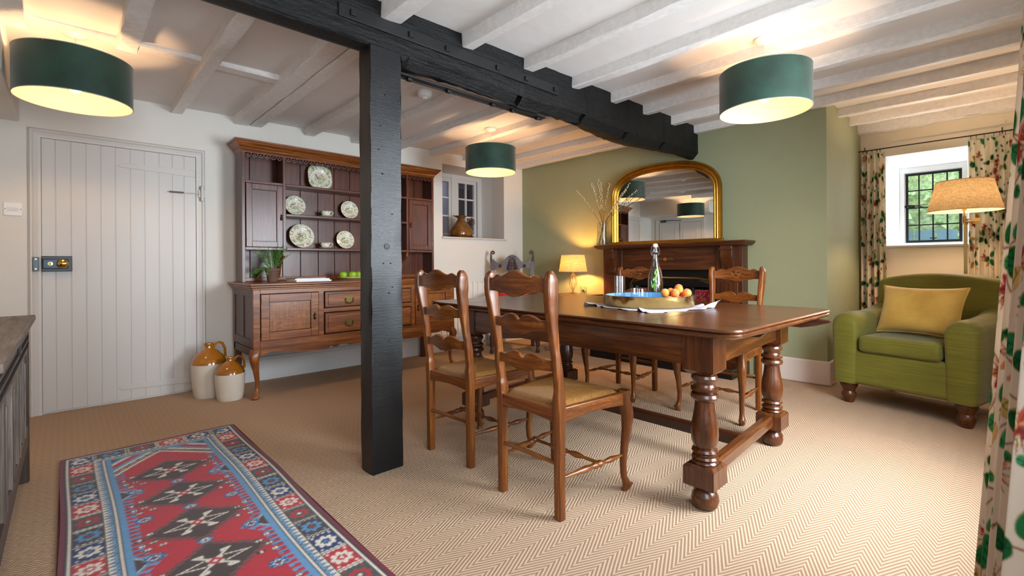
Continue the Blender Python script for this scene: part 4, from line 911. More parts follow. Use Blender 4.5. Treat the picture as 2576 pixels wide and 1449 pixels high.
names=['apricot in the hidden front of the pile on the tray','apricot low at the front right of the pile on the tray','apricot low at the left of the pile, against the tray rim','apricot at the heart of the pile on the tray','apricot low at the right of the pile on the tray','apricot low at the back of the pile, nearer the bottle','apricot low at the back right of the pile on the tray',
 'leftmost apricot showing above the tray rim','apricot behind and right of the leftmost one on the tray','reddest apricot showing in the front middle of the pile','apricot half hidden in the middle of the pile on the tray','rightmost apricot showing above the tray rim','topmost apricot crowning the pile on the tray']
P_=[]
for k,a,b in lay: p=ac+e1*a+e2*b; P_.append(Vector((p.x,p.y,ZI+r_a+k*.043)))
for it in range(400):
    for i in range(len(P_)): P_[i].z-=.0006
    for q in range(4):
        for i in range(len(P_)):
            for j in range(i):
                d=P_[i]-P_[j]; L_=d.length
                if L_<2*r_a: d*=(2*r_a-L_)/L_/2; P_[i]+=d; P_[j]-=d
        for i in range(len(P_)):
            zm=ZI+r_a+(0,.036,.07)[lay[i][0]]
            if P_[i].z<zm: P_[i].z=zm
            if lay[i][0]==0: P_[i].z=ZI+r_a
            h=Vector((P_[i].x-ac.x,P_[i].y-ac.y)); lim=.0552 if lay[i][0]==0 else .066
            if h.length>lim: h*=lim/h.length; P_[i].x=ac.x+h.x; P_[i].y=ac.y+h.y
for i in range(len(P_)): apricot(P_[i].x,P_[i].y,P_[i].z,i*1.3,names[i],.5+.3*i)
# ================================================================ FIREPLACE
fp=thing('fireplace_surround','dark wooden fire surround with mantel shelf and corbels on the green wall','fireplace',(4.5,2.45,0))
def fb(m,x0,y0,z0,x1,y1,z1): m.box(x0-4.5,y0-2.45,z0,x1-4.5,y1-2.45,z1)
def FP(name,mat,boxes,parent=fp,bevel=.003,**k):
    m=MB(); [fb(m,*b) for b in boxes]; return m.build(name,mat,parent,bevel=bevel,**k)
XB=XR-.002
m=MB(); fb(m,4.415,1.615,1.228,XB,3.285,1.25); fb(m,4.425,1.625,1.216,XB,3.275,1.23); fb(m,4.44,1.64,1.206,XB,3.26,1.218); m.build('mantel_shelf','mantel',fp,bevel=.005)
for y0,y1 in ((1.685,1.93),(2.985,3.235)):
    FP('jamb','mantel',[(4.53,y0,0,XB,y1,1.206),(4.515,y0-.01,0,XB,y1+.01,.12)])
    m=MB(); yc=(y0+y1)/2
    m.prism([(4.535-4.5,1.205),(4.45-4.5,1.205),(4.45-4.5,1.175),(4.462-4.5,1.165),(4.458-4.5,1.12),(4.468-4.5,1.07),(4.49-4.5,1.02),(4.50-4.5,.985),(4.495-4.5,.955),(4.51-4.5,.93),(4.535-4.5,.92)],'xz',yc-.055-2.45,yc+.055-2.45); c=m.build('corbel','mantel',fp,bevel=.004)
    FP('corbel_moulding','mantel',[(4.445,yc-.062,1.165,4.53,yc+.062,1.178),(4.455,yc-.06,1.09,4.53,yc+.06,1.10),(4.485,yc-.06,.945,4.53,yc+.06,.957)],bevel=.002)
    FP('jamb_panel','mantel',[(4.524,yc-.08,.16,4.532,yc+.08,.86)])
FP('frieze','mantel',[(4.545,1.92,.985,XB,2.995,1.206),(4.535,1.92,.975,XB,2.995,.992),(4.538,1.93,1.192,XB,2.985,1.206)])
# small carved flower on the frieze
m=MB(); x=4.545-4.5-.003
for k in range(9):
    a=2*PI*k/9; m.sphere((x,2.47-2.45+.016*cos(a),1.085+.012*sin(a)),.003,.008,.006,8,6)
m.sphere((x,2.47-2.45,1.085),.004,.012,.010,10,8); m.build('inlaid_flower',plain('inlay_orange','#a5501c',.4),fp)
m=MB()
for s in (-1,1):
    m.tube([(x,2.47-2.45+s*.03,1.085),(x,2.47-2.45+s*.055,1.092),(x,2.47-2.45+s*.08,1.08),(x,2.47-2.45+s*.10,1.087)],[.003,.004,.003,.001],6)
    for k in range(3): m.sphere((x,2.47-2.45+s*(.045+.02*k),1.08+.012*(k%2)),.002,.008,.004,8,6)
m.build('inlaid_leaves',plain('inlay_green','#5d5a22',.45),fp)
# cast iron insert
ins=thing('cast_iron_fireplace','black cast iron fireplace insert with red side tiles inside the wooden surround','fireplace insert',(4.62,2.45,0))
MCI=plain('cast_iron','#131214',.38,.4,bump=.2,bs=40); MHB=plain('hood_bronze','#6b5a3c',.3,.9)
def ib(m,x0,y0,z0,x1,y1,z1): m.box(x0-4.62,y0-2.45,z0,x1-4.62,y1-2.45,z1)
m=MB()
for b in ((4.60,1.935,0,4.66,2.02,.98),(4.60,2.89,0,4.66,2.98,.98),(4.60,1.94,.80,4.67,2.97,.98),(4.62,2.20,0,4.66,2.24,.80),(4.62,2.67,0,4.66,2.71,.80),(4.62,2.02,0,4.65,2.89,.1)): ib(m,*b)
m.build('front_plate',MCI,ins,bevel=.006)
m=MB(); ib(m,4.95,2.24,0,4.99,2.67,.8); ib(m,4.66,2.22,0,4.95,2.24,.8); ib(m,4.66,2.67,0,4.95,2.69,.8); ib(m,4.66,2.22,.78,4.99,2.69,.80); m.build('firebox',plain('soot','#0c0b0c',.9),ins)
m=MB()
m.loft([[(4.60-4.62+.0+dx,y,z) for dx,y,z in ((0,-.43,zb),(0,-.30,zb+h),(0,.30,zb+h),(0,.43,zb),(.02,.43,zb),(.02,.30,zb+h),(.02,-.30,zb+h),(.02,-.43,zb))] for zb,h in ((.83,.045),(.86,.045))],True)
m.tube([(4.595-4.62,-.46,.70),(4.595-4.62,-.46,.82),(4.595-4.62,-.42,.875),(4.595-4.62,-.30,.89),(4.595-4.62,.30,.89),(4.595-4.62,.42,.875),(4.595-4.62,.46,.82),(4.595-4.62,.46,.70)],.014,10)
m.build('arched_hood_trim',MHB,ins)
MTI=NT('red_marbled_tile'); v_=MTI.coord(scale=(9,9,9)); MTI.l(MTI.ramp(MTI.noise(v_,1.2,5,.6,2.5),[(.42,'#5d0d12'),(.5,'#7c1a1e'),(.52,'#b08080'),(.54,'#6a1014')]),MTI.b.inputs['Base Color']); MTI.set(rough=.15); MTI=MTI.m
for y in (2.03,2.72):
    for k in range(5):
        m=MB(); ib(m,4.612,y,.12+.132*k,4.63,y+.155,.248+.132*k); m.build('tile',MTI,ins,bevel=.003)
for y in (2.30,2.61):
    m=MB(); m.lathe(4.585-4.62,y-2.45,[(.001,0),(.014,0),(.010,.1),(.013,.2),(.008,.36),(.012,.40),(.018,.43),(.017,.45),(.009,.475),(.001,.48)],16); m.build('andiron',plain('brass_dark','#6e4a26',.35,.8),ins)
m=MB()
for k in range(9): m.tube([(4.64-4.62,2.27+.045*k-2.45,.12),(4.64-4.62,2.27+.045*k-2.45,.30)],.006,6)
m.build('grate_bars',MCI,ins)
# hearth fender
fd=thing('hearth_fender','low dark metal fender on the carpet around the hearth','fender',(4.42,2.47,0))
MFD=plain('fender_bronze','#54483a',.35,.8)
m=MB(); 
for b in ((-.14,-.78,0,-.12,.78,.075),(-.14,-.78,0,.085,-.76,.075),(-.14,.76,0,.085,.78,.075)): m.box(*b)
m.build('fender_wall',MCI,fd,bevel=.004)
m=MB(); 
for b in ((-.15,-.79,.075,-.11,.79,.088),(-.15,-.79,.075,.085,-.75,.088),(-.15,.75,.075,.085,.79,.088)): m.box(*b)
m.build('top_rail',MFD,fd,bevel=.005)
hs=tag(MB().box(-.11,-.75,0,.075,.75,.03).build('hearth_slab',plain('slate','#3a3836',.5,var=.2),loc=(4.42,2.47,0),bevel=.004),'dark slate hearth slab on the floor inside the metal fender','hearth')
# coal / logs basket
# ================================================================ MIRROR
mr=thing('overmantel_mirror','gilt arched overmantel mirror standing on the mantel shelf','mirror',(4.560,2.495,1.2515),R(4.5))
HW,ZS,ZT_=.60,.50,.845 # half width, spring height, top
def archpts(off,z0=0.03,n=40):
    hw=HW-off; zs=ZS; zt=ZT_-off; o=[(-hw,z0)]
    for k in range(n+1):
        a=PI-PI*k/n; c,s=cos(a),sin(a); e=.78
        o.append((hw*math.copysign(abs(c)**e,c),zs+(zt-zs)*abs(s)**e))
    o.append((hw,z0)); return o
MGO=plain('gilt_gold','#b88a36',.33,1,var=.18,vs=12,bump=.12,bs=50)
offs=[(0,0),(0,-.028),(.006,-.036),(.014,-.036),(.018,-.028),(.024,-.026),(.028,-.034),(.038,-.040),(.048,-.036),(.052,-.026),(.058,-.022),(.066,-.026),(.074,-.022),(.082,-.012),(.084,0)]
rr_=[archpts(o) for o,_ in offs]
rings=[[(offs[k][1],rr_[k][i][0],rr_[k][i][1]) for k in range(len(offs))] for i in range(len(rr_[0]))]
m=MB(); m.loft(rings); m.build('gilt_frame',MGO,mr,ang=50)
m=MB(); m.box(-.045,-.617,0,.005,.617,.012); m.box(-.038,-.611,.012,.005,.611,.024); m.box(-.03,-.61,.024,.005,.61,.034); m.build('base_moulding',MGO,mr,bevel=.003)
MM=NT('mirror_glass'); MM.set(color='#e8ecea',rough=0,metal=1); MM=MM.m
pts=archpts(.078); m=MB(); m.add([(-.010,a,b) for a,b in pts],[tuple(range(len(pts)))]); m.build('mirror_plate',MM,mr,smooth=False)
pts=archpts(.01); m=MB(); m.add([(.004,a,b) for a,b in pts],[tuple(range(len(pts)))]); m.build('back_board',plain('dark_back','#2a1d12',.8),mr,smooth=False)
# ================================================================ VASE + TWIGS
vs=thing('glass_vase','clear tapered glass vase of water on the left end of the mantel shelf','vase',(4.49,3.212,1.2515))
m=MB(); m.lathe(0,0,[(.001,0),(.072,0),(.074,.004),(.066,.13),(.064,.27),(.062,.27),(.064,.13),(.070,.012),(.001,.010)],40); m.build('glass_body',MGT,vs,ang=50)
m=MB(); m.lathe(0,0,[(.001,.0115),(.0685,.0125),(.063,.12),(.062,.16),(.001,.16)],36); m.build('water',MWAT,vs,ang=50)
tw=thing('willow_twigs','bare pussy willow twigs standing in the glass vase on the mantel','twigs',(4.49,3.212,1.2515))
tips=[((1450,480),-.02),((1487,462),.0),((1492,468),.02),((1505,452),-.03),((1512,460),.01),((1533,462),.02),((1580,470),-.09),((1584,462),-.07),((1575,480),-.11),((1602,480),-.08),((1560,505),-.10)]
f_=1182.
def ray(x,y): return F_+R2*((x-1288)/f_)+D2*((y-665.4)/f_)
MTW=plain('twig_brown','#7d5a36',.6,var=.2); MBUD=plain('willow_bud','#e8e0c8',.9)
rnd=random.Random(5); buds=[]
for i,((px,py),dx) in enumerate(tips):
    v=ray(px,py); tt=(4.47+dx)/v.x; tip=Vector((0,0,H))+v*tt-Vector((4.49,3.212,1.2515))
    a=rnd.uniform(0,6.28); base=Vector((.055*cos(a),.055*sin(a),.018)); neck=Vector((.0+.02*(tip.x),.02*(tip.y/.3 if abs(tip.y)>.01 else 0),.24)); neck+=Vector((rnd.uniform(-.012,.012),rnd.uniform(-.012,.012),0))
    pts=[]
    for k in range(13):
        u=k/12
        if u<.3: p=base.lerp(neck,u/.3)
        else: w_=(u-.3)/.7; p=neck.lerp(tip,w_)+Vector((0,0,.03*sin(PI*w_)))+Vector((rnd.uniform(-.004,.004),rnd.uniform(-.004,.004),0))
        pts.append(p)
    m=MB(); m.tube(pts,[.0034-.0022*k/12 for k in range(13)],6); o=m.build('twig',MTW,tw)
    m=MB()
    for k in range(18):
        u=.52+.48*k/17; fz=u*12; q=min(11,int(fz)); p=pts[q].lerp(pts[q+1],fz-q); a=rnd.uniform(0,6.28)
        m.sphere((p.x+.005*cos(a),p.y+.005*sin(a),p.z+.003),.0045,.0045,.0075,8,6)
    m.build('buds',MBUD,o)
# ================================================================ CARVED ARMCHAIR
fx,fy_=-.65,-.76; rz=math.atan2(fy_,fx)
cv=thing('carved_armchair','tall carved dark wood armchair with red cushion in the corner by the radiator','armchair',(3.98,4.18,0),rz)
W='carver'
for s in (-1,1):
    m=MB(); m.loft([[(x+a*.022,s*.255+b*.022,z) for a,b in ((1,1),(-1,1),(-1,-1),(1,-1))] for x,z in ((-.22,0),(-.2,.2),(-.2,.45),(-.225,.8),(-.25,1.08))]); m.tube([(-.25,s*.262,1.06),(-.251,s*.268,1.11),(-.252,s*.269,1.15),(-.252,s*.268,1.18)]+[(-.252,s*(.244+(.026-.0017*q)*cos(q*.5)),1.19+(.026-.0017*q)*sin(q*.5)) for q in range(1,14)],[.022,.015,.012,.011]+[.0105]*13,10); m.tube([(-.252,s*.244-.001,1.19),(-.252,s*.244+.001,1.19)],.012,10); m.build('back_post',W,cv,ang=50)
    m=MB(); m.lathe(.25,s*.27,[(.001,0),(.02,0),(.026,.02),(.018,.05),(.014,.07),(.026,.085),(.028,.15),(.026,.21),(.016,.22),(.018,.30),(.022,.34),(.028,.345),(.028,.44)],18); m.lathe(.25,s*.27,[(.022,.44),(.02,.5),(.024,.55),(.018,.6),(.024,.64),(.022,.66)],18); m.build('front_leg',W,cv)
    m=MB(); m.tube([(-.22,s*.26,.68),(-.05,s*.29,.685),(.12,s*.30,.675),(.25,s*.285,.675),(.31,s*.285,.67),(.325,s*.285,.65),(.31,s*.285,.635)],[.02,.022,.024,.028,.026,.022,.015],10); m.build('armrest',W,cv)
    m=MB(); m.box(-.2,s*.262-.012,.10,.25,s*.262+.012,.14); m.build('side_stretcher',W,cv,bevel=.003)
m=MB(); m.box(.02,-.26,.14,.05,.26,.175); m.box(-.21,-.25,.12,-.19,.25,.15); m.build('cross_stretcher',W,cv,bevel=.003)
m=MB(); m.box(-.22,-.27,.40,.27,.27,.455); m.build('seat_frame',W,cv,bevel=.006)
m=MB(); m.box(-.2,-.25,.455,.26,.25,.50); m.build('seat_pad',plain('red_fabric','#a0141a',.75,bump=.1,bs=200),cv,bevel=.02,seg=4)
def smooth_poly(P,n=5,closed=True):
    o=[]; N=len(P)
    for i in range(N):
        p0,p1,p2,p3=P[i-1],P[i],P[(i+1)%N],P[(i+2)%N]
        for k in range(n):
            t=k/n; o.append(tuple(.5*((2*p1[c])+(-p0[c]+p2[c])*t+(2*p0[c]-5*p1[c]+4*p2[c]-p3[c])*t*t+(-p0[c]+3*p1[c]-3*p2[c]+p3[c])*t**3) for c in (0,1)))
    return o
hc=[(.0,1.166),(.035,1.158),(.065,1.136),(.095,1.104),(.125,1.075),(.16,1.062),(.195,1.068),(.222,1.09),(.238,1.12),(.245,1.09),(.245,1.02),(.235,.965),(.222,.972),(.20,.992),(.15,.995),(.105,.99),(.095,.965),(.08,.945),(.04,.93),(0,.926)]
cr=hc+[(-y,z) for y,z in hc[-2:0:-1]]
m=MB(); m.prism(smooth_poly(cr),'yz',-.257,-.232); b=m.build('crest_panel',W,cv)
m=MB()
for s in (-1,1):
    for k in range(5):
        z0=.955+.026*k; yy=.074-.009*k; 
        pts=[(-.229,s*.006,z0-.01),(-.222,s*(.02+.2*yy),z0+.006),(-.218,s*(.62*yy+.004),z0+.026),(-.221,s*(.9*yy),z0+.040),(-.228,s*(yy),z0+.034)]
        m.tube(pts,[.004,.008,.0115,.010,.005],10)
    for k in range(5):
        a_2=2*PI*k/5; m.sphere((-.228,s*.155+.015*cos(a_2),1.022+.015*sin(a_2)),.005,.010,.010,8,6)
    m.sphere((-.226,s*.155,1.022),.006,.006,.006,8,6)
    m.tube([(-.226,s*(.006+.020*q/8+.010*sin(q*.7)),1.105+.02*q/8+.010*cos(q*.7)) for q in range(13)],.0045,8)
m.tube([(-.226,0,.935),(-.222,0,1.05),(-.226,0,1.15)],[.006,.006,.004],8); m.build('leaf_carving',W,b,ang=80)
m=MB(); m.box(-.245,-.24,.52,-.225,.24,.57); m.box(-.25,-.24,.86,-.23,.24,.90); m.box(-.24,-.18,.55,-.232,.18,.88); m.build('back_panel',W,cv,bevel=.003)
def pillow(w,h,t,n=30,corner=.0,pw=2.2):
    m=MB()
    def f(sg):
        def g(i,j):
            u,v=i*2-1,j*2-1; k=(1-abs(u)**pw)*(1-abs(v)**pw); k=max(0,k)**.42
            px=u*w/2*(1-.10*(1-abs(v)**2)*abs(u)**2); py=v*h/2*(1-.12*(1-abs(u)**2)*abs(v)**2)
            return (sg*t/2*k,px,py)
        return g
    m.grid(f(1),n,n); m.grid(f(-1),n,n)
    bm=None; return m
def border(w,h,n=24):
    o=[]
    for (a,b),(c,d) in (((-1,-1),(1,-1)),((1,-1),(1,1)),((1,1),(-1,1)),((-1,1),(-1,-1))):
        for k in range(n):
            u=a+(c-a)*k/n; v=b+(d-b)*k/n; o.append((0,u*w/2*(1-.10*(1-v*v)*abs(u)**2),v*h/2*(1-.12*(1-u*u)*abs(v)**2)))
    return o
cu=thing('red_cushion','bright red cushion leaning on the back of the carved armchair','cushion',(4.085,4.30,.655),rz,'scatter cushions'); cu.rotation_euler=(0,R(-10),rz)
m=pillow(.46,.33,.13); m.build('cover',plain('red_velvet','#b50f1a',.7,sheen=.3),cu,ang=80)
# ================================================================ SIDE TABLE, TABLE LAMP, GLASS
stt=thing('side_table','small dark side table with curved legs between the corner armchair and the fireplace','table',(4.38,3.53,0))
m=MB(); m.box(-.18,-.26,.665,.20,.26,.685); m.build('tabletop','oakdark',stt,bevel=.006)
m=MB(); m.box(-.15,-.23,.60,.17,.23,.665); m.build('apron','oakdark',stt,bevel=.003)
for sx in (-1,1):
    for sy in (-1,1):
        m=MB(); X,Y=(-.13 if sx<0 else .15),sy*.21
        m.tube([(X,Y,.64),(X+sx*.02,Y+sy*.02,.56),(X+sx*.005,Y+sy*.01,.40),(X-sx*.015,Y-sy*.01,.2),(X-sx*.005,Y,.08),(X+sx*.02,Y+sy*.025,.025),(X+sx*.028,Y+sy*.03,.008)],[.028,.027,.018,.013,.012,.014,.010],10); m.build('leg','ebony',stt)
LIN=NT('lit_linen_shade'); v_=LIN.coord(); 
wv=LIN.n('ShaderNodeTexWave',wave_type='BANDS',bands_direction='Z'); wv.inputs['Scale'].default_value=90; wv.inputs['Distortion'].default_value=3; LIN.l(v_,wv.inputs[0])
nn=LIN.noise(LIN.coord(scale=(30,30,260)),1,3,.6); n2=LIN.noise(LIN.coord(scale=(260,260,25)),1,3,.6); f=LIN.math('ADD',LIN.math('MULTIPLY',nn,.5),LIN.math('MULTIPLY',n2,.5))
colr=LIN.ramp(f,[(.35,'#83704f'),(.6,'#b8a07a')]); td=LIN.n('ShaderNodeBsdfTranslucent'); LIN.l(colr,td.inputs[0]); df=LIN.n('ShaderNodeBsdfDiffuse'); LIN.l(colr,df.inputs[0]); mx=LIN.n('ShaderNodeMixShader'); mx.inputs[0].default_value=.10; LIN.l(df.outputs[0],mx.inputs[1]); LIN.l(td.outputs[0],mx.inputs[2]); LIN.l(mx.outputs[0],LIN.out.inputs[0]); LIN=LIN.m
tl=thing('table_lamp','small lit table lamp with linen shade and twisted gold wire base','table lamp',(4.39,3.575,.686))
m=MB(); m.lathe(0,0,[(.168,.265),(.137,.462)],64,cap=False); o=m.build('lamp_shade',LIN,tl,ang=80)
m=MB(); 
for r_q,z in ((.168,.265),(.137,.462)): m.tube([(r_q*cos(a),r_q*sin(a),z) for a in [2*PI*k/64 for k in range(64)]],.003,6,closed=True)
for k in range(3): m.tube([(0,0,.42),(.137*cos(2.1*k),.137*sin(2.1*k),.458)],.0015,6)
m.build('shade_rings',plain('shade_trim','#d9c08c',.7),o)
MGW=plain('gold_wire','#c9b27a',.3,1)
m=MB()
for k in range(8):
    pts=[]
    for i in range(17):
        u=i/16; a=2*PI*k/8+1.1*u; r=.004+.042*sin(PI*min(1,u*1.0))**.9; pts.append((r*cos(a),r*sin(a),.035+.215*u))
    m.tube(pts,.0022,6)
m.lathe(0,0,[(.001,.0),(.018,.004),(.010,.03),(.006,.045),(.001,.05)],16); m.lathe(0,0,[(.012,.24),(.014,.25),(.01,.30),(.001,.30)],12)
for k in range(4): a=2*PI*k/4+.4; m.tube([(0,0,.03),(.02*cos(a),.02*sin(a),.016),(.05*cos(a),.05*sin(a),.003)],.003,6)
m.build('wire_base',MGW,tl)
BLB=emit('lamp_bulb','#ffb866',1300); m=MB(); m.sphere((0,0,.35),.026,.026,.032); m.build('bulb',BLB,tl)
t=thing('lime_glass','small glass with a lime slice on the side table beside the table lamp','glass',(4.36,3.395,.686),0)
m=MB(); m.lathe(0,0,[(.001,0),(.036,0),(.038,.004),(.039,.09),(.0375,.09),(.036,.014),(.001,.010)],32); m.build('glass_body',MGT,t,ang=50)
m=MB(); m.lathe(0,0,[(.001,.0115),(.035,.0145),(.036,.045),(.001,.045)],28); m.build('water',MWAT,t)
m=MB(); m.lathe(0,0,[(.001,-.004),(.024,-.004),(.026,0),(.024,.004),(.001,.004)],24); m.xf(Matrix.Translation((0,0,.042))@Matrix.Rotation(R(60),4,'Y')@Matrix.Rotation(R(20),4,'X')); m.build('lime_slice',plain('lime_green','#b9d62e',.4),t)
m=MB(); m.tube([(4.63,3.72,.45),(4.62,3.8,.2),(4.55,3.9,.02),(4.35,4.0,.006),(4.2,3.85,.006),(4.45,3.62,.006),(4.58,3.45,.02),(4.61,3.42,.12)],.003,6); tag(m.build('lamp_cable',plain('cable_brown','#5a4a36',.5)),'thin brown lamp cable looping along the floor by the side table','cable')
# ================================================================ GREEN ARMCHAIR
GV=NT('green_velvet'); n1=GV.noise(GV.coord(scale=(4,4,160)),1,4,.6); n2=GV.noise(GV.coord(),3,3); f=GV.math('ADD',GV.math('MULTIPLY',n1,.6),GV.math('MULTIPLY',n2,.4))
GV.l(GV.ramp(f,[(.25,'#524e16'),(.5,'#65611e'),(.75,'#78732c')]),GV.b.inputs['Base Color']); GV.set(rough=.6,spec=.2,sheen=.15); GV.bump(GV.noise(GV.coord(scale=(8,8,300)),1,2),.15,.001); GV=GV.m
ac_=thing('green_armchair','olive green velvet armchair with rolled arms and turned wooden feet','armchair',(4.470,.430,0),math.atan2(.234,-.97))
def rloft(profile_rings,name,parent,**k):
    m=MB(); m.loft(profile_rings); return m.build(name,GV,parent,ang=70,**k)
m=MB(); m.box(-.34,-.33,.155,.385,.33,.40); m.build('seat_base',GV,ac_,bevel=.03,seg=5)
for s in (-1,1):
    rings=[]
    for x,zt,w in ((.395,.60,.060),(.385,.645,.075),(.36,.665,.084),(.28,.672,.087),(.1,.672,.087),(-.1,.69,.088),(-.24,.72,.09),(-.34,.74,.08)):
        ring=[]; zb=.155; cy=s*.325; r=w
        # outer side straight, inner side straight, rounded top flaring outward
        for k in range(0,13):
            a=PI*k/12; ring.append((x,cy+r*1.04*cos(a),zt-r+r*sin(a)))
        ring+=[(x,cy-r*.98,.40),(x,cy-r*.95,zb+.02),(x,cy-r*.85,zb),(x,cy+r*.85,zb),(x,cy+r*.95,zb+.02),(x,cy+r*.98,.40)]
        rings.append(ring)
    m=MB(); m.loft(rings); m.build('arm',GV,ac_,ang=75)
m=MB(); n=20; poly=[(-.37,.16)]+[(-.37+.74*k/n,.900+.055*sin(PI*k/n)**.8) for k in range(n+1)]+[(.37,.16)]
a0=len(m.v); m.prism(poly,'yz',-.12,.07)
m.v=[(x-.22-(z-.4)*.20,y,z) for x,y,z in m.v]; m.build('back',GV,ac_,bevel=.055,seg=6,ang=70)
m=MB(); m.box(-.17,-.232,.395,.41,.232,.515); sc_=m.build('seat_cushion',GV,ac_,bevel=.035,seg=5)
m=MB()
for z in (.415,.497): m.tube([(.404,-.215,z),(.406,0,z),(.404,.215,z)],.0035,6)
m.build('cushion_piping',GV,sc_)
MFT='cherrydark'
for x,y in ((.31,-.33),(.31,.33),(-.33,-.30),(-.33,.30)):
    m=MB(); m.lathe(x,y,[(.001,0),(.030,0),(.034,.012),(.047,.05),(.049,.062),(.038,.085),(.044,.105),(.056,.125),(.058,.14),(.052,.158)] if x>0 else [(.001,0),(.02,0),(.03,.157)],28); m.build('leg',MFT,ac_)
YC=NT('mustard_velvet'); YC.l(YC.ramp(YC.noise(YC.coord(),5,4),[(.3,'#b08a38'),(.7,'#d2ab55')]),YC.b.inputs['Base Color']); YC.set(rough=.6,sheen=.4,spec=.2); YC=YC.m
yc=thing('mustard_cushion','mustard yellow velvet cushion propped in the green armchair','cushion',(4.43,.435,.690),0,'scatter cushions')
yc.rotation_euler=(0,R(-22),math.atan2(.234,-.97)+R(-3))
yc.rotation_mode='XYZ'
m=pillow(.50,.37,.17,36,pw=2.6); m.build('cover',YC,yc,ang=80); m=MB(); m.tube(border(.50,.37),.0045,6,closed=True); m.build('piping',YC,yc)
# ================================================================ FLOOR LAMP
fl=thing('floor_lamp','brass swing-arm floor lamp with a linen shade behind the green armchair','floor lamp',(5.28,.235,0))
MFB=plain('antique_brass','#a98f5e',.3,1)
m=MB(); m.lathe(0,0,[(.001,0),(.13,0),(.13,.012),(.03,.02),(.02,.04),(.001,.04)],40); m.build('base',MFB,fl)
m=MB(); m.box(-.011,-.011,.02,.011,.011,1.36); m.build('pole',MFB,fl,bevel=.002)
m=MB(); m.box(-.014,-.016,1.34,.014,.016,1.385); m.box(-.05,-.006,1.352,.0,.006,1.358); m.tube([(0,0,1.375),(-.10,-.02,1.375),(-.16,.0,1.375)],.006,8); m.tube([(0,0,1.355),(-.12,-.08,1.355),(-.16,.0,1.355)],.004,8); m.tube([(-.16,.0,1.345),(-.16,.0,1.40)],.012,12); m.box(-.06,-.085,1.34,-.02,-.045,1.385)
m.build('swing_arm',MFB,fl)
m=MB(); m.tube([(-.16,0,1.38),(-.16,0,1.52)],.005,8); m.tube([(-.16,0,1.44),(-.16,0,1.49)],.014,12); m.build('lamp_holder',MFB,fl)
SX=-.16
m=MB(); m.lathe(SX,0,[(.222,1.44),(.168,1.672)],72,cap=False); o=m.build('lamp_shade',LIN,fl,ang=80)
m=MB(); 
for r_q,z in ((.222,1.44),(.168,1.672)): m.tube([(SX+r_q*cos(a),r_q*sin(a),z) for a in [2*PI*k/64 for k in range(64)]],.003,6,closed=True)
for k in range(3): m.tube([(SX,0,1.53),(SX+.168*cos(2.1*k+.4),.168*sin(2.1*k+.4),1.668)],.0015,6)
m.build('shade_rings',plain('shade_trim','#d9c08c',.7),o)
m=MB(); m.sphere((SX,0,1.545),.027,.027,.034); m.build('bulb',emit('floor_bulb','#ffd8ae',760),fl)
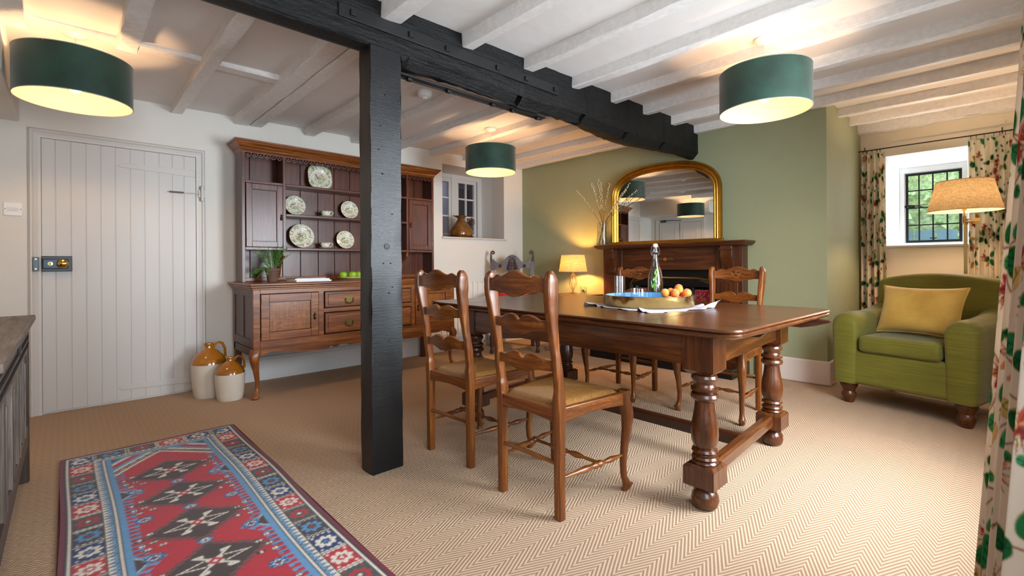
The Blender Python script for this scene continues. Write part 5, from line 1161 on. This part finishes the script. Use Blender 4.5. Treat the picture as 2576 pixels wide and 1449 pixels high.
# ================================================================ FLORAL CURTAINS
def canvas(wm,hm,res,seed,ground='#f8efdd'):
    W_,H_=int(wm/res),int(hm/res); A=np.tile(sc(ground),(H_,W_,1)); rnd=random.Random(seed)
    YY,XX=np.mgrid[0:H_,0:W_]; YY=YY*res; XX=XX*res
    def region(x,y,r):
        a,b=max(0,int((y-r)/res)),min(H_,int((y+r)/res)+2); c,d=max(0,int((x-r)/res)),min(W_,int((x+r)/res)+2); return slice(a,b),slice(c,d)
    def leaf(x,y,ang,L,w,col,edge='#a9923c'):
        s=region(x,y,L*1.2); X=XX[s]-x; Y=YY[s]-y; u=X*cos(ang)+Y*sin(ang); v=-X*sin(ang)+Y*cos(ang); t=(u/L+.5); prof=w*np.sqrt(np.clip(np.sin(np.clip(t,0,1)*PI),0,1))*(1.15-.5*t)
        m_=(t>0)&(t<1)&(np.abs(v)<prof+.0018); A[s][m_]=sc(edge); m2=(t>.03)&(t<.97)&(np.abs(v)<prof); A[s][m2]=sc(col); m3=m2&(np.abs(v)<.0012)&(t<.85); A[s][m3]=sc('#12331f')
        m4=m2&(v>0)&(np.sin(u*260+v*180)>.86); A[s][m4]=sc('#12331f')
    def line(p,q,w,col):
        n=int(math.hypot(q[0]-p[0],q[1]-p[1])/res)+2
        for k in range(n+1):
            x=p[0]+(q[0]-p[0])*k/n; y=p[1]+(q[1]-p[1])*k/n; s=region(x,y,w); A[s][((XX[s]-x)**2+(YY[s]-y)**2)<w*w]=sc(col)
    def curve(p,c,q,w,col):
        pr=p
        for k in range(1,9):
            t=k/8; r=((1-t)**2*p[0]+2*t*(1-t)*c[0]+t*t*q[0],(1-t)**2*p[1]+2*t*(1-t)*c[1]+t*t*q[1]); line(pr,r,w,col); pr=r
    G=['#2c7345','#388656','#27633d','#459563']
    cell=.225 if ground=='#e2d2c0' else .285; ny=int(hm/cell)+1; nx=max(1,round(wm/cell)); 
    for j in range(ny):
        for i in range(nx+1):
            x=(i+.5*(j%2))*cell+rnd.uniform(-0.0324,0.0324); y=j*cell+rnd.uniform(-0.0324,0.0324); a=rnd.uniform(0,6.28); k=rnd.random()
            for q in range(2): b=a+q*2.4; curve((x,y),(x+0.0810*cos(b+.7),y+0.0810*sin(b+.7)),(x+0.1458*cos(b),y+0.1458*sin(b)),0.0026,'#8d5b40')
            for q in range(rnd.choice((2,3))):
                b=a+q*1.9+.3; L=rnd.uniform(0.0729,0.1102); leaf(x+0.0616*cos(b),y+0.0616*sin(b),b,L,L*.33,rnd.choice(G))
            b=a+3.4; leaf(x+0.0810*cos(b),y+0.0810*sin(b),b,0.0810,0.0227,rnd.choice(['#d9b878','#c9b06a','#c8a35c']),'#9a6a3a')
            fx_,fy2=x+0.1215*cos(a+4.4),y+0.1215*sin(a+4.4)
            for q in range(7):
                b=a+q*.9; leaf(fx_+0.0275*cos(b),fy2+0.0275*sin(b),b,0.0551,0.0122,rnd.choice(['#cf5a48','#e0937a','#b23a42','#e8bf98','#efdcae','#e0a06a','#c9525a']),'#9c3a34')
            for q in range(5): b=a+q*.35-1; line((fx_,fy2),(fx_+0.0648*cos(b),fy2+0.0648*sin(b)),0.0018,'#8a3a34')
            for q in range(3): b=a+q*.8+5; leaf(x+0.1377*cos(b),y+0.1377*sin(b),b,0.0389,0.0130,rnd.choice(G))
    return A
CU=NT('floral_chintz'); a_=CU.n('ShaderNodeAttribute',attribute_name='Col'); td=CU.n('ShaderNodeBsdfTranslucent'); df=CU.n('ShaderNodeBsdfDiffuse'); CU.l(a_.outputs[0],td.inputs[0]); CU.l(a_.outputs[0],df.inputs[0]); mx=CU.n('ShaderNodeMixShader'); mx.inputs[0].default_value=.3; CU.l(df.outputs[0],mx.inputs[1]); CU.l(td.outputs[0],mx.inputs[2]); CU.l(mx.outputs[0],CU.out.inputs[0]); CU=CU.m
def soften(A):
    for ax in (0,1): A=.5*A+.25*np.roll(A,1,ax)+.25*np.roll(A,-1,ax)
    return A
def curtain(name,label,fab,h,res,seed,posf,loc,parent=None):
    Q=1.0 if fab>.8 else .76; A=soften(canvas(fab/Q,h/Q,res/Q,seed,'#e2d2c0' if fab>.8 else '#f8efdd')); H_,W_=A.shape[:2]; m=MB()  # alcove cloth paler: backlight and lamp glow put into its ground colour
    m.grid(lambda u,v: posf(u,v),W_,H_); cols=A.reshape(-1,3)
    t=thing(name,label,'curtain',loc,0,'floral chintz curtains'); o=m.build('fabric',CU,t,ang=180,cols=cols); md=o.modifiers.new('s','SOLIDIFY'); md.thickness=.002
    return t
CZ=2.135
def pc(y0,y1,nf,dep,flare=0,xs=0):
    def f(u,v):
        z=-(CZ-.03)*v; k=.55+.45*sm(v*3); ph=2*PI*nf*u+.5*sin(v*2.1)
        y=y0+(y1-y0)*u+ (.5*(y1-y0)/nf)*.35*sin(2*ph)*.3 + flare*v*(u); x=-dep*k*(.5+.5*sin(ph+.6*sin(u*9)))
        return (x,y,z)
    return f
cl_=curtain('floral_curtain','floral curtain hanging at the left of the small leaded window','' or .62,CZ-.03,.0048,3,pc(1.035,.845,4,.075,-.03),(XW-.055,0,CZ))
cr_=curtain('floral_curtain','floral curtain hanging at the right of the small leaded window behind the floor lamp',.72,CZ-.03,.0048,9,pc(.245,-.06,5,.08,.0),(XW-.055,0,CZ))
# rod
MRI=plain('wrought_iron','#3a2c24',.45,.5)
rod=thing('curtain_rod','thin dark iron curtain rod above the small leaded window','curtain rod',(XW-.09,.5,2.172))
m=MB(); m.tube([(0,-.52,0),(0,.545,0)],.006,10); m.loft([[(r*cos(a),.545+d,r*sin(a)) for a in [2*PI*k/8 for k in range(8)]] for r,d in ((.009,0),(.006,.01),(.001,.035))]); m.loft([[(r*cos(a),-.52-d,r*sin(a)) for a in [2*PI*k/8 for k in range(8)]] for r,d in ((.009,0),(.006,.01),(.001,.035))]); m.build('rod',MRI,rod)
for y in (.50,-.47):
    m=MB(); m.tube([(.088,y,.0),(.01,y,0),(0,y,.012),(0,y,.035)],.004,8); m.build('bracket',MRI,rod)
for y in (.515,.48,.44,.40,.375,-.275,-.31,-.36,-.42,-.455,-.49):
    m=MB(); m.tube([(.013*cos(a),y,-.008+.013*sin(a)) for a in [2*PI*k/16 for k in range(16)]],.002,6,closed=True); m.tube([(0,y,-.021),(0.01,y,-.035)],.0015,6); m.build('curtain_ring',MRI,rod)
# foreground curtain
FH=2.16
def fg(u,v):
    # u across fabric from far end (0) to near end (1); v down
    z=-FH*v; nf=5; ph=2*PI*nf*u
    x=1.98-.46*u+.0*v; 
    y0=interp(v,[(0,-.045),(.15,-.033),(.3,-.015),(.5,.012),(.7,.040),(.85,.062),(1,.085)])
    y=y0-.02*u-.055*(.5+.5*sin(ph+.7*sin(v*3)))*(.7+.3*v)-.035*u; x+=.012*cos(ph)+.05*(v-.5)*(1-u)
    return (x,y,z)
curtain('floral_curtain','large floral curtain hanging in the near right foreground','' or .95,FH,.0026,14,fg,(0,0,2.19))
# ================================================================ RUG
RX0,RX1,RY0,RY1=-.028,.785,1.15,3.485; res=.0042
def rug():
    W_=int((RX1-RX0)/res); H_=int((RY1-RY0)/res); u=(np.arange(W_)+.5)*res; v=(np.arange(H_)+.5)*res
    U,V=np.meshgrid(u,v); WW,HH=W_*res,H_*res
    A=np.tile(sc('#a32230'),(H_,W_,1)); s=sc
    red,navy,brown,slate,blue,cream,dark,mag=s('#b0222e'),s('#1c2f5e'),s('#43302c'),s('#3f4744'),s('#5d8fb8'),s('#d8cfc0'),s('#2a2228'),s('#6a1c2e')
    d=np.minimum(np.minimum(U,WW-U),np.minimum(V,HH-V)); ex=np.minimum(U,WW-U); ey=np.minimum(V,HH-V); isx=ex<=ey
    along=np.where(isx,V,U)
    rs=np.random.RandomState(2)
    def star(a,b,r1,r2,n=8,sxx=1.0):
        th=np.arctan2(b,a*sxx); r=np.hypot(a*sxx,b); rr=r2+(r1-r2)*(np.abs(np.cos(th*n/2))**.8); return r<rr
    A[d<.018]=mag; A[(d>=.018)&(d<.024)]=dark; A[(d>=.024)&(d<.034)]=cream; A[(d>=.034)&(d<.038)]=dark
    b0,b1=.038,.128; mb=(d>=b0)&(d<b1); cell=.135; ci=np.floor(along/cell).astype(int); fr=along/cell-ci-.5; bg=[navy,brown,slate,red]; st=[cream,s('#4f86b0'),s('#a8242e'),cream]
    t=(d-(b0+b1)/2)
    for k in range(4):
        mk=mb&(ci%4==k); A[mk]=bg[k]
        mm=mk&star(fr*cell,t,.040,.024); A[mm]=st[k]; mm=mk&star(fr*cell,t,.020,.012); A[mm]=bg[k]; mm=mk&star(fr*cell,t,.009,.004,4); A[mm]=st[(k+1)%4]
        for (qa,qb) in ((.047,.032),(-.047,.032),(.047,-.032),(-.047,-.032)):
            mm=mk&(np.abs(fr*cell-qa)+np.abs(t-qb)<.007); A[mm]=st[k]
    zz=np.abs(fr)*cell; zig=.006*np.sign(np.sin(t*2*PI/.018)); mk=mb&(np.abs(cell/2-zz-.004-zig*.4)<.003); A[mk]=cream; mk=mb&(np.abs(cell/2-zz-.0005)<.0016); A[mk]=dark
    A[(d>=b1)&(d<b1+.004)]=dark
    g0,g1=b1+.004,b1+.030; mk=(d>=g0)&(d<g1); tri=np.abs((along/.026)%1-.5)*2; A[mk]=blue; q=(d-g0)/(g1-g0); A[mk&(tri>q)&(q<1)]=cream; A[mk&(np.abs(tri-q)<.12)]=dark
    A[(d>=g1)&(d<g1+.004)]=dark; A[(d>=g1+.004)&(d<g1+.014)]=cream; A[(d>=g1+.014)&(d<g1+.018)]=dark
    f0=g1+.018; A[(d>=f0)&(d<f0+.02)]=blue
    # field
    fx0,fx1=f0+.02,WW-f0-.02; cxm=WW/2; fl_=(d>=f0+.02)
    A[fl_]=red
    per=.335; vv=HH-V # distance from the far end (rug far end at v=HH)
    # hooked blue combs along the side edges, with stepped notches every two medallions
    e=ex-(f0+.02); notch=.045*np.clip(1-np.abs(((vv-.40)/(per*2))%1-.5)*2/.22,0,1); notch=notch*(1)
    mk=fl_&(e<notch*1.3); A[mk]=blue; mk=fl_&(e<notch*1.3-.016); A[mk]=brown; mk=fl_&(np.abs(e-(notch*1.3-.016))<.002)&(notch>.012); A[mk]=cream
    eh=e-notch*1.3; tooth=((vv/.034)%1); mk=fl_&(eh>=0)&(eh<.034)&(tooth<.34); A[mk]=blue; mk=fl_&(eh>=.024)&(eh<.034)&(tooth<.62); A[mk]=blue; mk=fl_&(eh>=0)&(eh<.036)&(np.abs(tooth-.38)<.04); A[mk]=dark
    # medallions
    for k in range(7):
        c=.56+per*k; a=U-cxm; b=(vv-c)
        hexm=(np.abs(a)/.155+np.abs(b)/.135<1)
        step=np.floor(np.abs(a)/.018)*.018; hx2=(step/.175+np.abs(b)/.150<1); A[fl_&hx2&((b/.02)%1<.7)]=slate; A[fl_&hexm]=brown
        def ln(m_): A[fl_&m_]=cream
        for sa in (-1,1):
            for sb in (-1,1):
                # hooked arms
                p=a*sa; q_=b*sb
                ln((np.abs(p-q_*.9-.0)<.006)&(p>.012)&(p<.058)); ln((np.abs(q_-.062)<.0055)&(p>.030)&(p<.062)); ln((np.abs(p-.033)<.005)&(q_>.046)&(q_<.064))
        ln((np.abs(np.abs(a)/.105+np.abs(b)/.030-1)<.10)&(np.abs(a)>.032))
        ln((np.hypot(a/.8,b)<.036)&(np.hypot(a/.8,b)>.018)&(np.abs(np.abs(a)-np.abs(b))<.014))
        A[fl_&(np.abs(a)+np.abs(b)<.026)]=red; A[fl_&(np.abs(a)+np.abs(b)<.009)]=cream
        for (qa,qb,rr) in ((-.155,.165,.034),(.155,.165,.034),(0.0,.168,.030)):
            aa,bb=a-qa,b-qb; mm=fl_&star(aa,bb*1.15,rr,rr*.8,8); A[mm]=navy; mm=fl_&star(aa,bb*1.15,rr*.92,rr*.3,8); A[mm]=blue; mm=fl_&(np.hypot(aa,bb)<rr*.5); A[mm]=navy
            for z_ in range(6):
                t_=z_*PI/3; mm=fl_&(np.hypot(aa-rr*.42*cos(t_),bb-rr*.38*sin(t_))<.0048); A[mm]=cream
            mm=fl_&(np.hypot(aa,bb)<.004); A[mm]=red
        for qa,qb in ((-.145,.045),(-.12,.085),(-.165,.09),(-.18,.05),(.145,-.02),(.17,.02),(.13,.06),(.175,.07),(-.15,-.03),(-.185,-.005),(.18,-.05)):
            aa,bb=a-qa,b-qb; 
            mm=fl_&(np.abs(aa)<.013)&(np.abs(bb)<.010); A[mm]=dark; 
            for o in (-.006,0,.006): mm=fl_&(np.abs(aa-o)<.0018)&(np.abs(bb)<.008); A[mm]=cream
            mm=fl_&(np.abs(aa)<.011)&(np.abs(bb)<.0017); A[mm]=cream
    # corner spandrels at far end
    for sa in (-1,1):
        w_=(ex-(f0)); h_=vv-(b1+.05)
        spa=fl_&(vv<HH/2)&(h_/.30+np.minimum(U-f0,WW-f0-U)/.27<1.0); A[spa]=blue
        k_=(h_/.30+np.minimum(U-f0,WW-f0-U)/.27)
        A[fl_&(np.abs(k_-.86)<.13)&(vv<.6)]=brown; A[fl_&(np.abs(k_-.97)<.035)&(vv<.6)]=cream; A[fl_&(np.abs(k_-.76)<.035)&(vv<.6)]=cream
        A[fl_&(np.abs(k_-.865)<.05)&(((U+V)/.022)%1<.3)&(vv<.6)]=cream; A[fl_&(k_<.62)&(k_>.42)&(vv<.6)]=red; A[fl_&(np.abs(k_-.42)<.04)&(vv<.6)]=cream; A[fl_&(k_<.30)&(vv<.6)]=brown
    return A,U,V
A,U_,V_=rug(); H_,W_=A.shape[:2]; A=.5*A+.5*soften(A)
rnd_=np.random.RandomState(1); A=np.clip(A*(1+.16*(rnd_.rand(H_,W_,1)-.5))*(1+.10*(rnd_.rand(H_,1,1)-.5)),0,1)
MRU=NT('wool_rug'); a_=MRU.n('ShaderNodeAttribute',attribute_name='Col'); MRU.l(a_.outputs[0],MRU.b.inputs['Base Color']); MRU.set(rough=.95,spec=.1,sheen=.2); MRU.bump(MRU.noise(MRU.coord(scale=(500,250,500)),1,2),.5,.002); MRU=MRU.m
rg=thing('patterned_rug','red and blue geometric wool rug lying on the sisal carpet in the left foreground','rug',((RX0+RX1)/2,(RY0+RY1)/2,0))
m=MB(); hx_,hy_=(RX1-RX0)/2,(RY1-RY0)/2
m.grid(lambda i,j:(-hx_+2*hx_*i+.006*sin(j*11+1)*(1 if i>.5 else .6),-hy_+2*hy_*j+.012*(i-.5),.009+.0012*sin(i*8+j*20)),W_,H_)
n0=len(m.v); o=m.build('pile',MRU,rg,ang=180,cols=A.reshape(-1,3))
m=MB(); m.box(-hx_-.003,-hy_-.003,.0005,hx_+.003,hy_+.003,.0075); m.build('rug_edge',plain('rug_edge','#4a1822',.95),rg)
# ================================================================ CHEST
ch=thing('carved_oak_chest','old carved dark oak panelled chest standing against the left wall','chest',(-.42,2.56,0))
cy0,cy1=-.82,.77; cx0,cx1=-.26,.283
for y0,y1 in ((cy0,cy0+.07),(cy1-.07,cy1)):
    for x0,x1 in ((cx0,cx0+.07),(cx1-.07,cx1)):
        m=MB(); m.box(x0,y0,0,x1,y1,.775); m.build('corner_leg','greydark',ch,bevel=.005)
m=MB(); m.box(cx1-.035,cy0+.07,.635,cx1-.002,cy1-.07,.775); fz=m.build('carved_frieze','grey',ch,bevel=.003)
m=MB(); 
for i in range(56):
    for k in range(3):
        y=cy0+.09+.0255*i; z=.665+.034*k; m.prism([(y,z),(y+.010,z+.006),(y+.014,z+.016),(y+.003,z+.010)],'yz',cx1-.004,cx1+.002)
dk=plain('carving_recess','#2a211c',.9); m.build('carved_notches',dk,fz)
m=MB(); m.box(cx1-.04,cy0+.07,.20,cx1-.002,cy1-.07,.28); m.build('bottom_rail','greydark',ch,bevel=.004)
np_=5; w_=(cy1-cy0-.14)/np_
for i in range(np_):
    a=cy0+.07+w_*i
    m=MB(); m.box(cx1-.03,a+.02,.27,cx1-.022,a+w_-.02,.645); m.build('front_panel','greydark',ch)
    if i<np_-1: m=MB(); m.box(cx1-.034,a+w_-.04,.27,cx1-.001,a+w_+.04,.64); m.box(cx1-.003,a+w_-.006,.29,cx1+.004,a+w_+.006,.62); m.build('stile','grey',ch,bevel=.003)
for y in (cy0+.01,cy1-.03): m=MB(); m.box(cx0+.05,y,.2,cx1-.05,y+.02,.77); m.build('end_panel','greydark',ch)
m=MB(); m.box(cx0,cy0+.05,.2,cx0+.02,cy1-.05,.77); m.box(cx0,cy0+.03,.2,cx1-.03,cy1-.03,.22); m.build('back_panel','greydark',ch)
m=MB()
for a,b in ((cx0-.015,-.08),(-.078,.10),(.102,cx1+.022)): m.box(a,cy0-.02,.775,b,cy1+.03,.803)
m.build('lid','grey',ch,bevel=.005)
m=MB(); m.box(cx1,.05,.70,cx1+.006,.10,.76); m.build('lock_plate',MIR,ch)
# ================================================================ OUTSIDE
MLEAF=plain('hedge_leaf','#c6d6a0',.7,var=.45,vs=25)
rnd=random.Random(11); m=MB()
for i in range(9000):
    y=rnd.uniform(-2.2,3.2); z=rnd.uniform(1.0,4.6); x=8.6+.5*sin(y*2.1)*sin(z*1.7)+rnd.uniform(-.25,.5)
    n=Vector((rnd.uniform(-1,1),rnd.uniform(-1,1),rnd.uniform(-1,1))).normalized(); u=n.orthogonal().normalized()*rnd.uniform(.05,.1); v=n.cross(u)*.6
    p=Vector((x,y,z)); m.add([p-u,p+v,p+u,p-v],[(0,1,2,3)])
m.grid(lambda i,j:(8.95+.5*sin((-2.2+5.4*i)*2.1)*sin((1+3.6*j)*1.7),-2.2+5.4*i,0+4.4*j),40,30)
hd=m.build('hedge',MLEAF,smooth=False); tag(hd,'leafy green and yellow hedge outside the small leaded window','hedge')
m=MB()
for i in range(26): m.box(7.5,-2.2+i*.2,0,7.53,-2.02+i*.2,1.42)
m.box(7.53,-2.2,.3,7.56,3,.4); m.box(7.53,-2.2,1.1,7.56,3,1.2)
fn=m.build('garden_fence',plain('fence_blue_grey','#64808e',.7,var=.15),smooth=False); tag(fn,'blue-grey board fence outside below the hedge behind the leaded window','fence')
m=MB(); m.box(6.5,-3,-.2,12,4,-.02); struct(m.build('ground_outside',plain('lawn','#5d6b3c',.9),smooth=False))
# ================================================================ LIGHT
w=bpy.data.worlds.new('sky'); SC.world=w; w.use_nodes=True; nt=w.node_tree; bg=nt.nodes['Background']
bg.inputs[0].default_value=(.72,.86,1.0,1); bg.inputs[1].default_value=5
def area(name,loc,rot,sx,sy,e,col,spread=180):
    l=bpy.data.lights.new(name,'AREA'); l.shape='RECTANGLE'; l.size=sx; l.size_y=sy; l.energy=e; l.color=col; l.spread=R(spread)
    o=bpy.data.objects.new(name,l); COL.objects.link(o); o.location=loc; o.rotation_euler=rot; return o
area('daylight_window_3',(2.55,YF-.14,1.29),(R(68),0,0),1.0,1.4,E_W1,(.84,.92,1.0),140)
area('fill_window_4',(.45,YF-.14,1.28),(R(72),0,0),1.5,1.35,E_FILL,(.86,.93,1.0),150)  # weak fill light in the added second window behind the camera
area('daylight_window_1',(XW+.29,.44,1.62),(0,R(90),0),.8,.75,E_W3,(.9,.96,1.0))
area('fill_beyond_niche',(4.2,6.2,2.5),(0,0,0),1.0,.6,6,(.8,.85,1.0))  # added area light in the closed back room; no opening lets daylight in
SC.view_settings.view_transform='Standard'; SC.view_settings.look='None'; SC.view_settings.exposure=EXPO; SC.view_settings.gamma=1; SC.view_settings.use_curve_mapping=False
SC.cycles.use_denoising=True
SC.cycles.max_bounces=10; SC.cycles.diffuse_bounces=5; SC.cycles.glossy_bounces=4; SC.cycles.transmission_bounces=8; SC.cycles.transparent_max_bounces=40
SC.cycles.caustics_reflective=False; SC.cycles.caustics_refractive=False; SC.cycles.sample_clamp_indirect=6
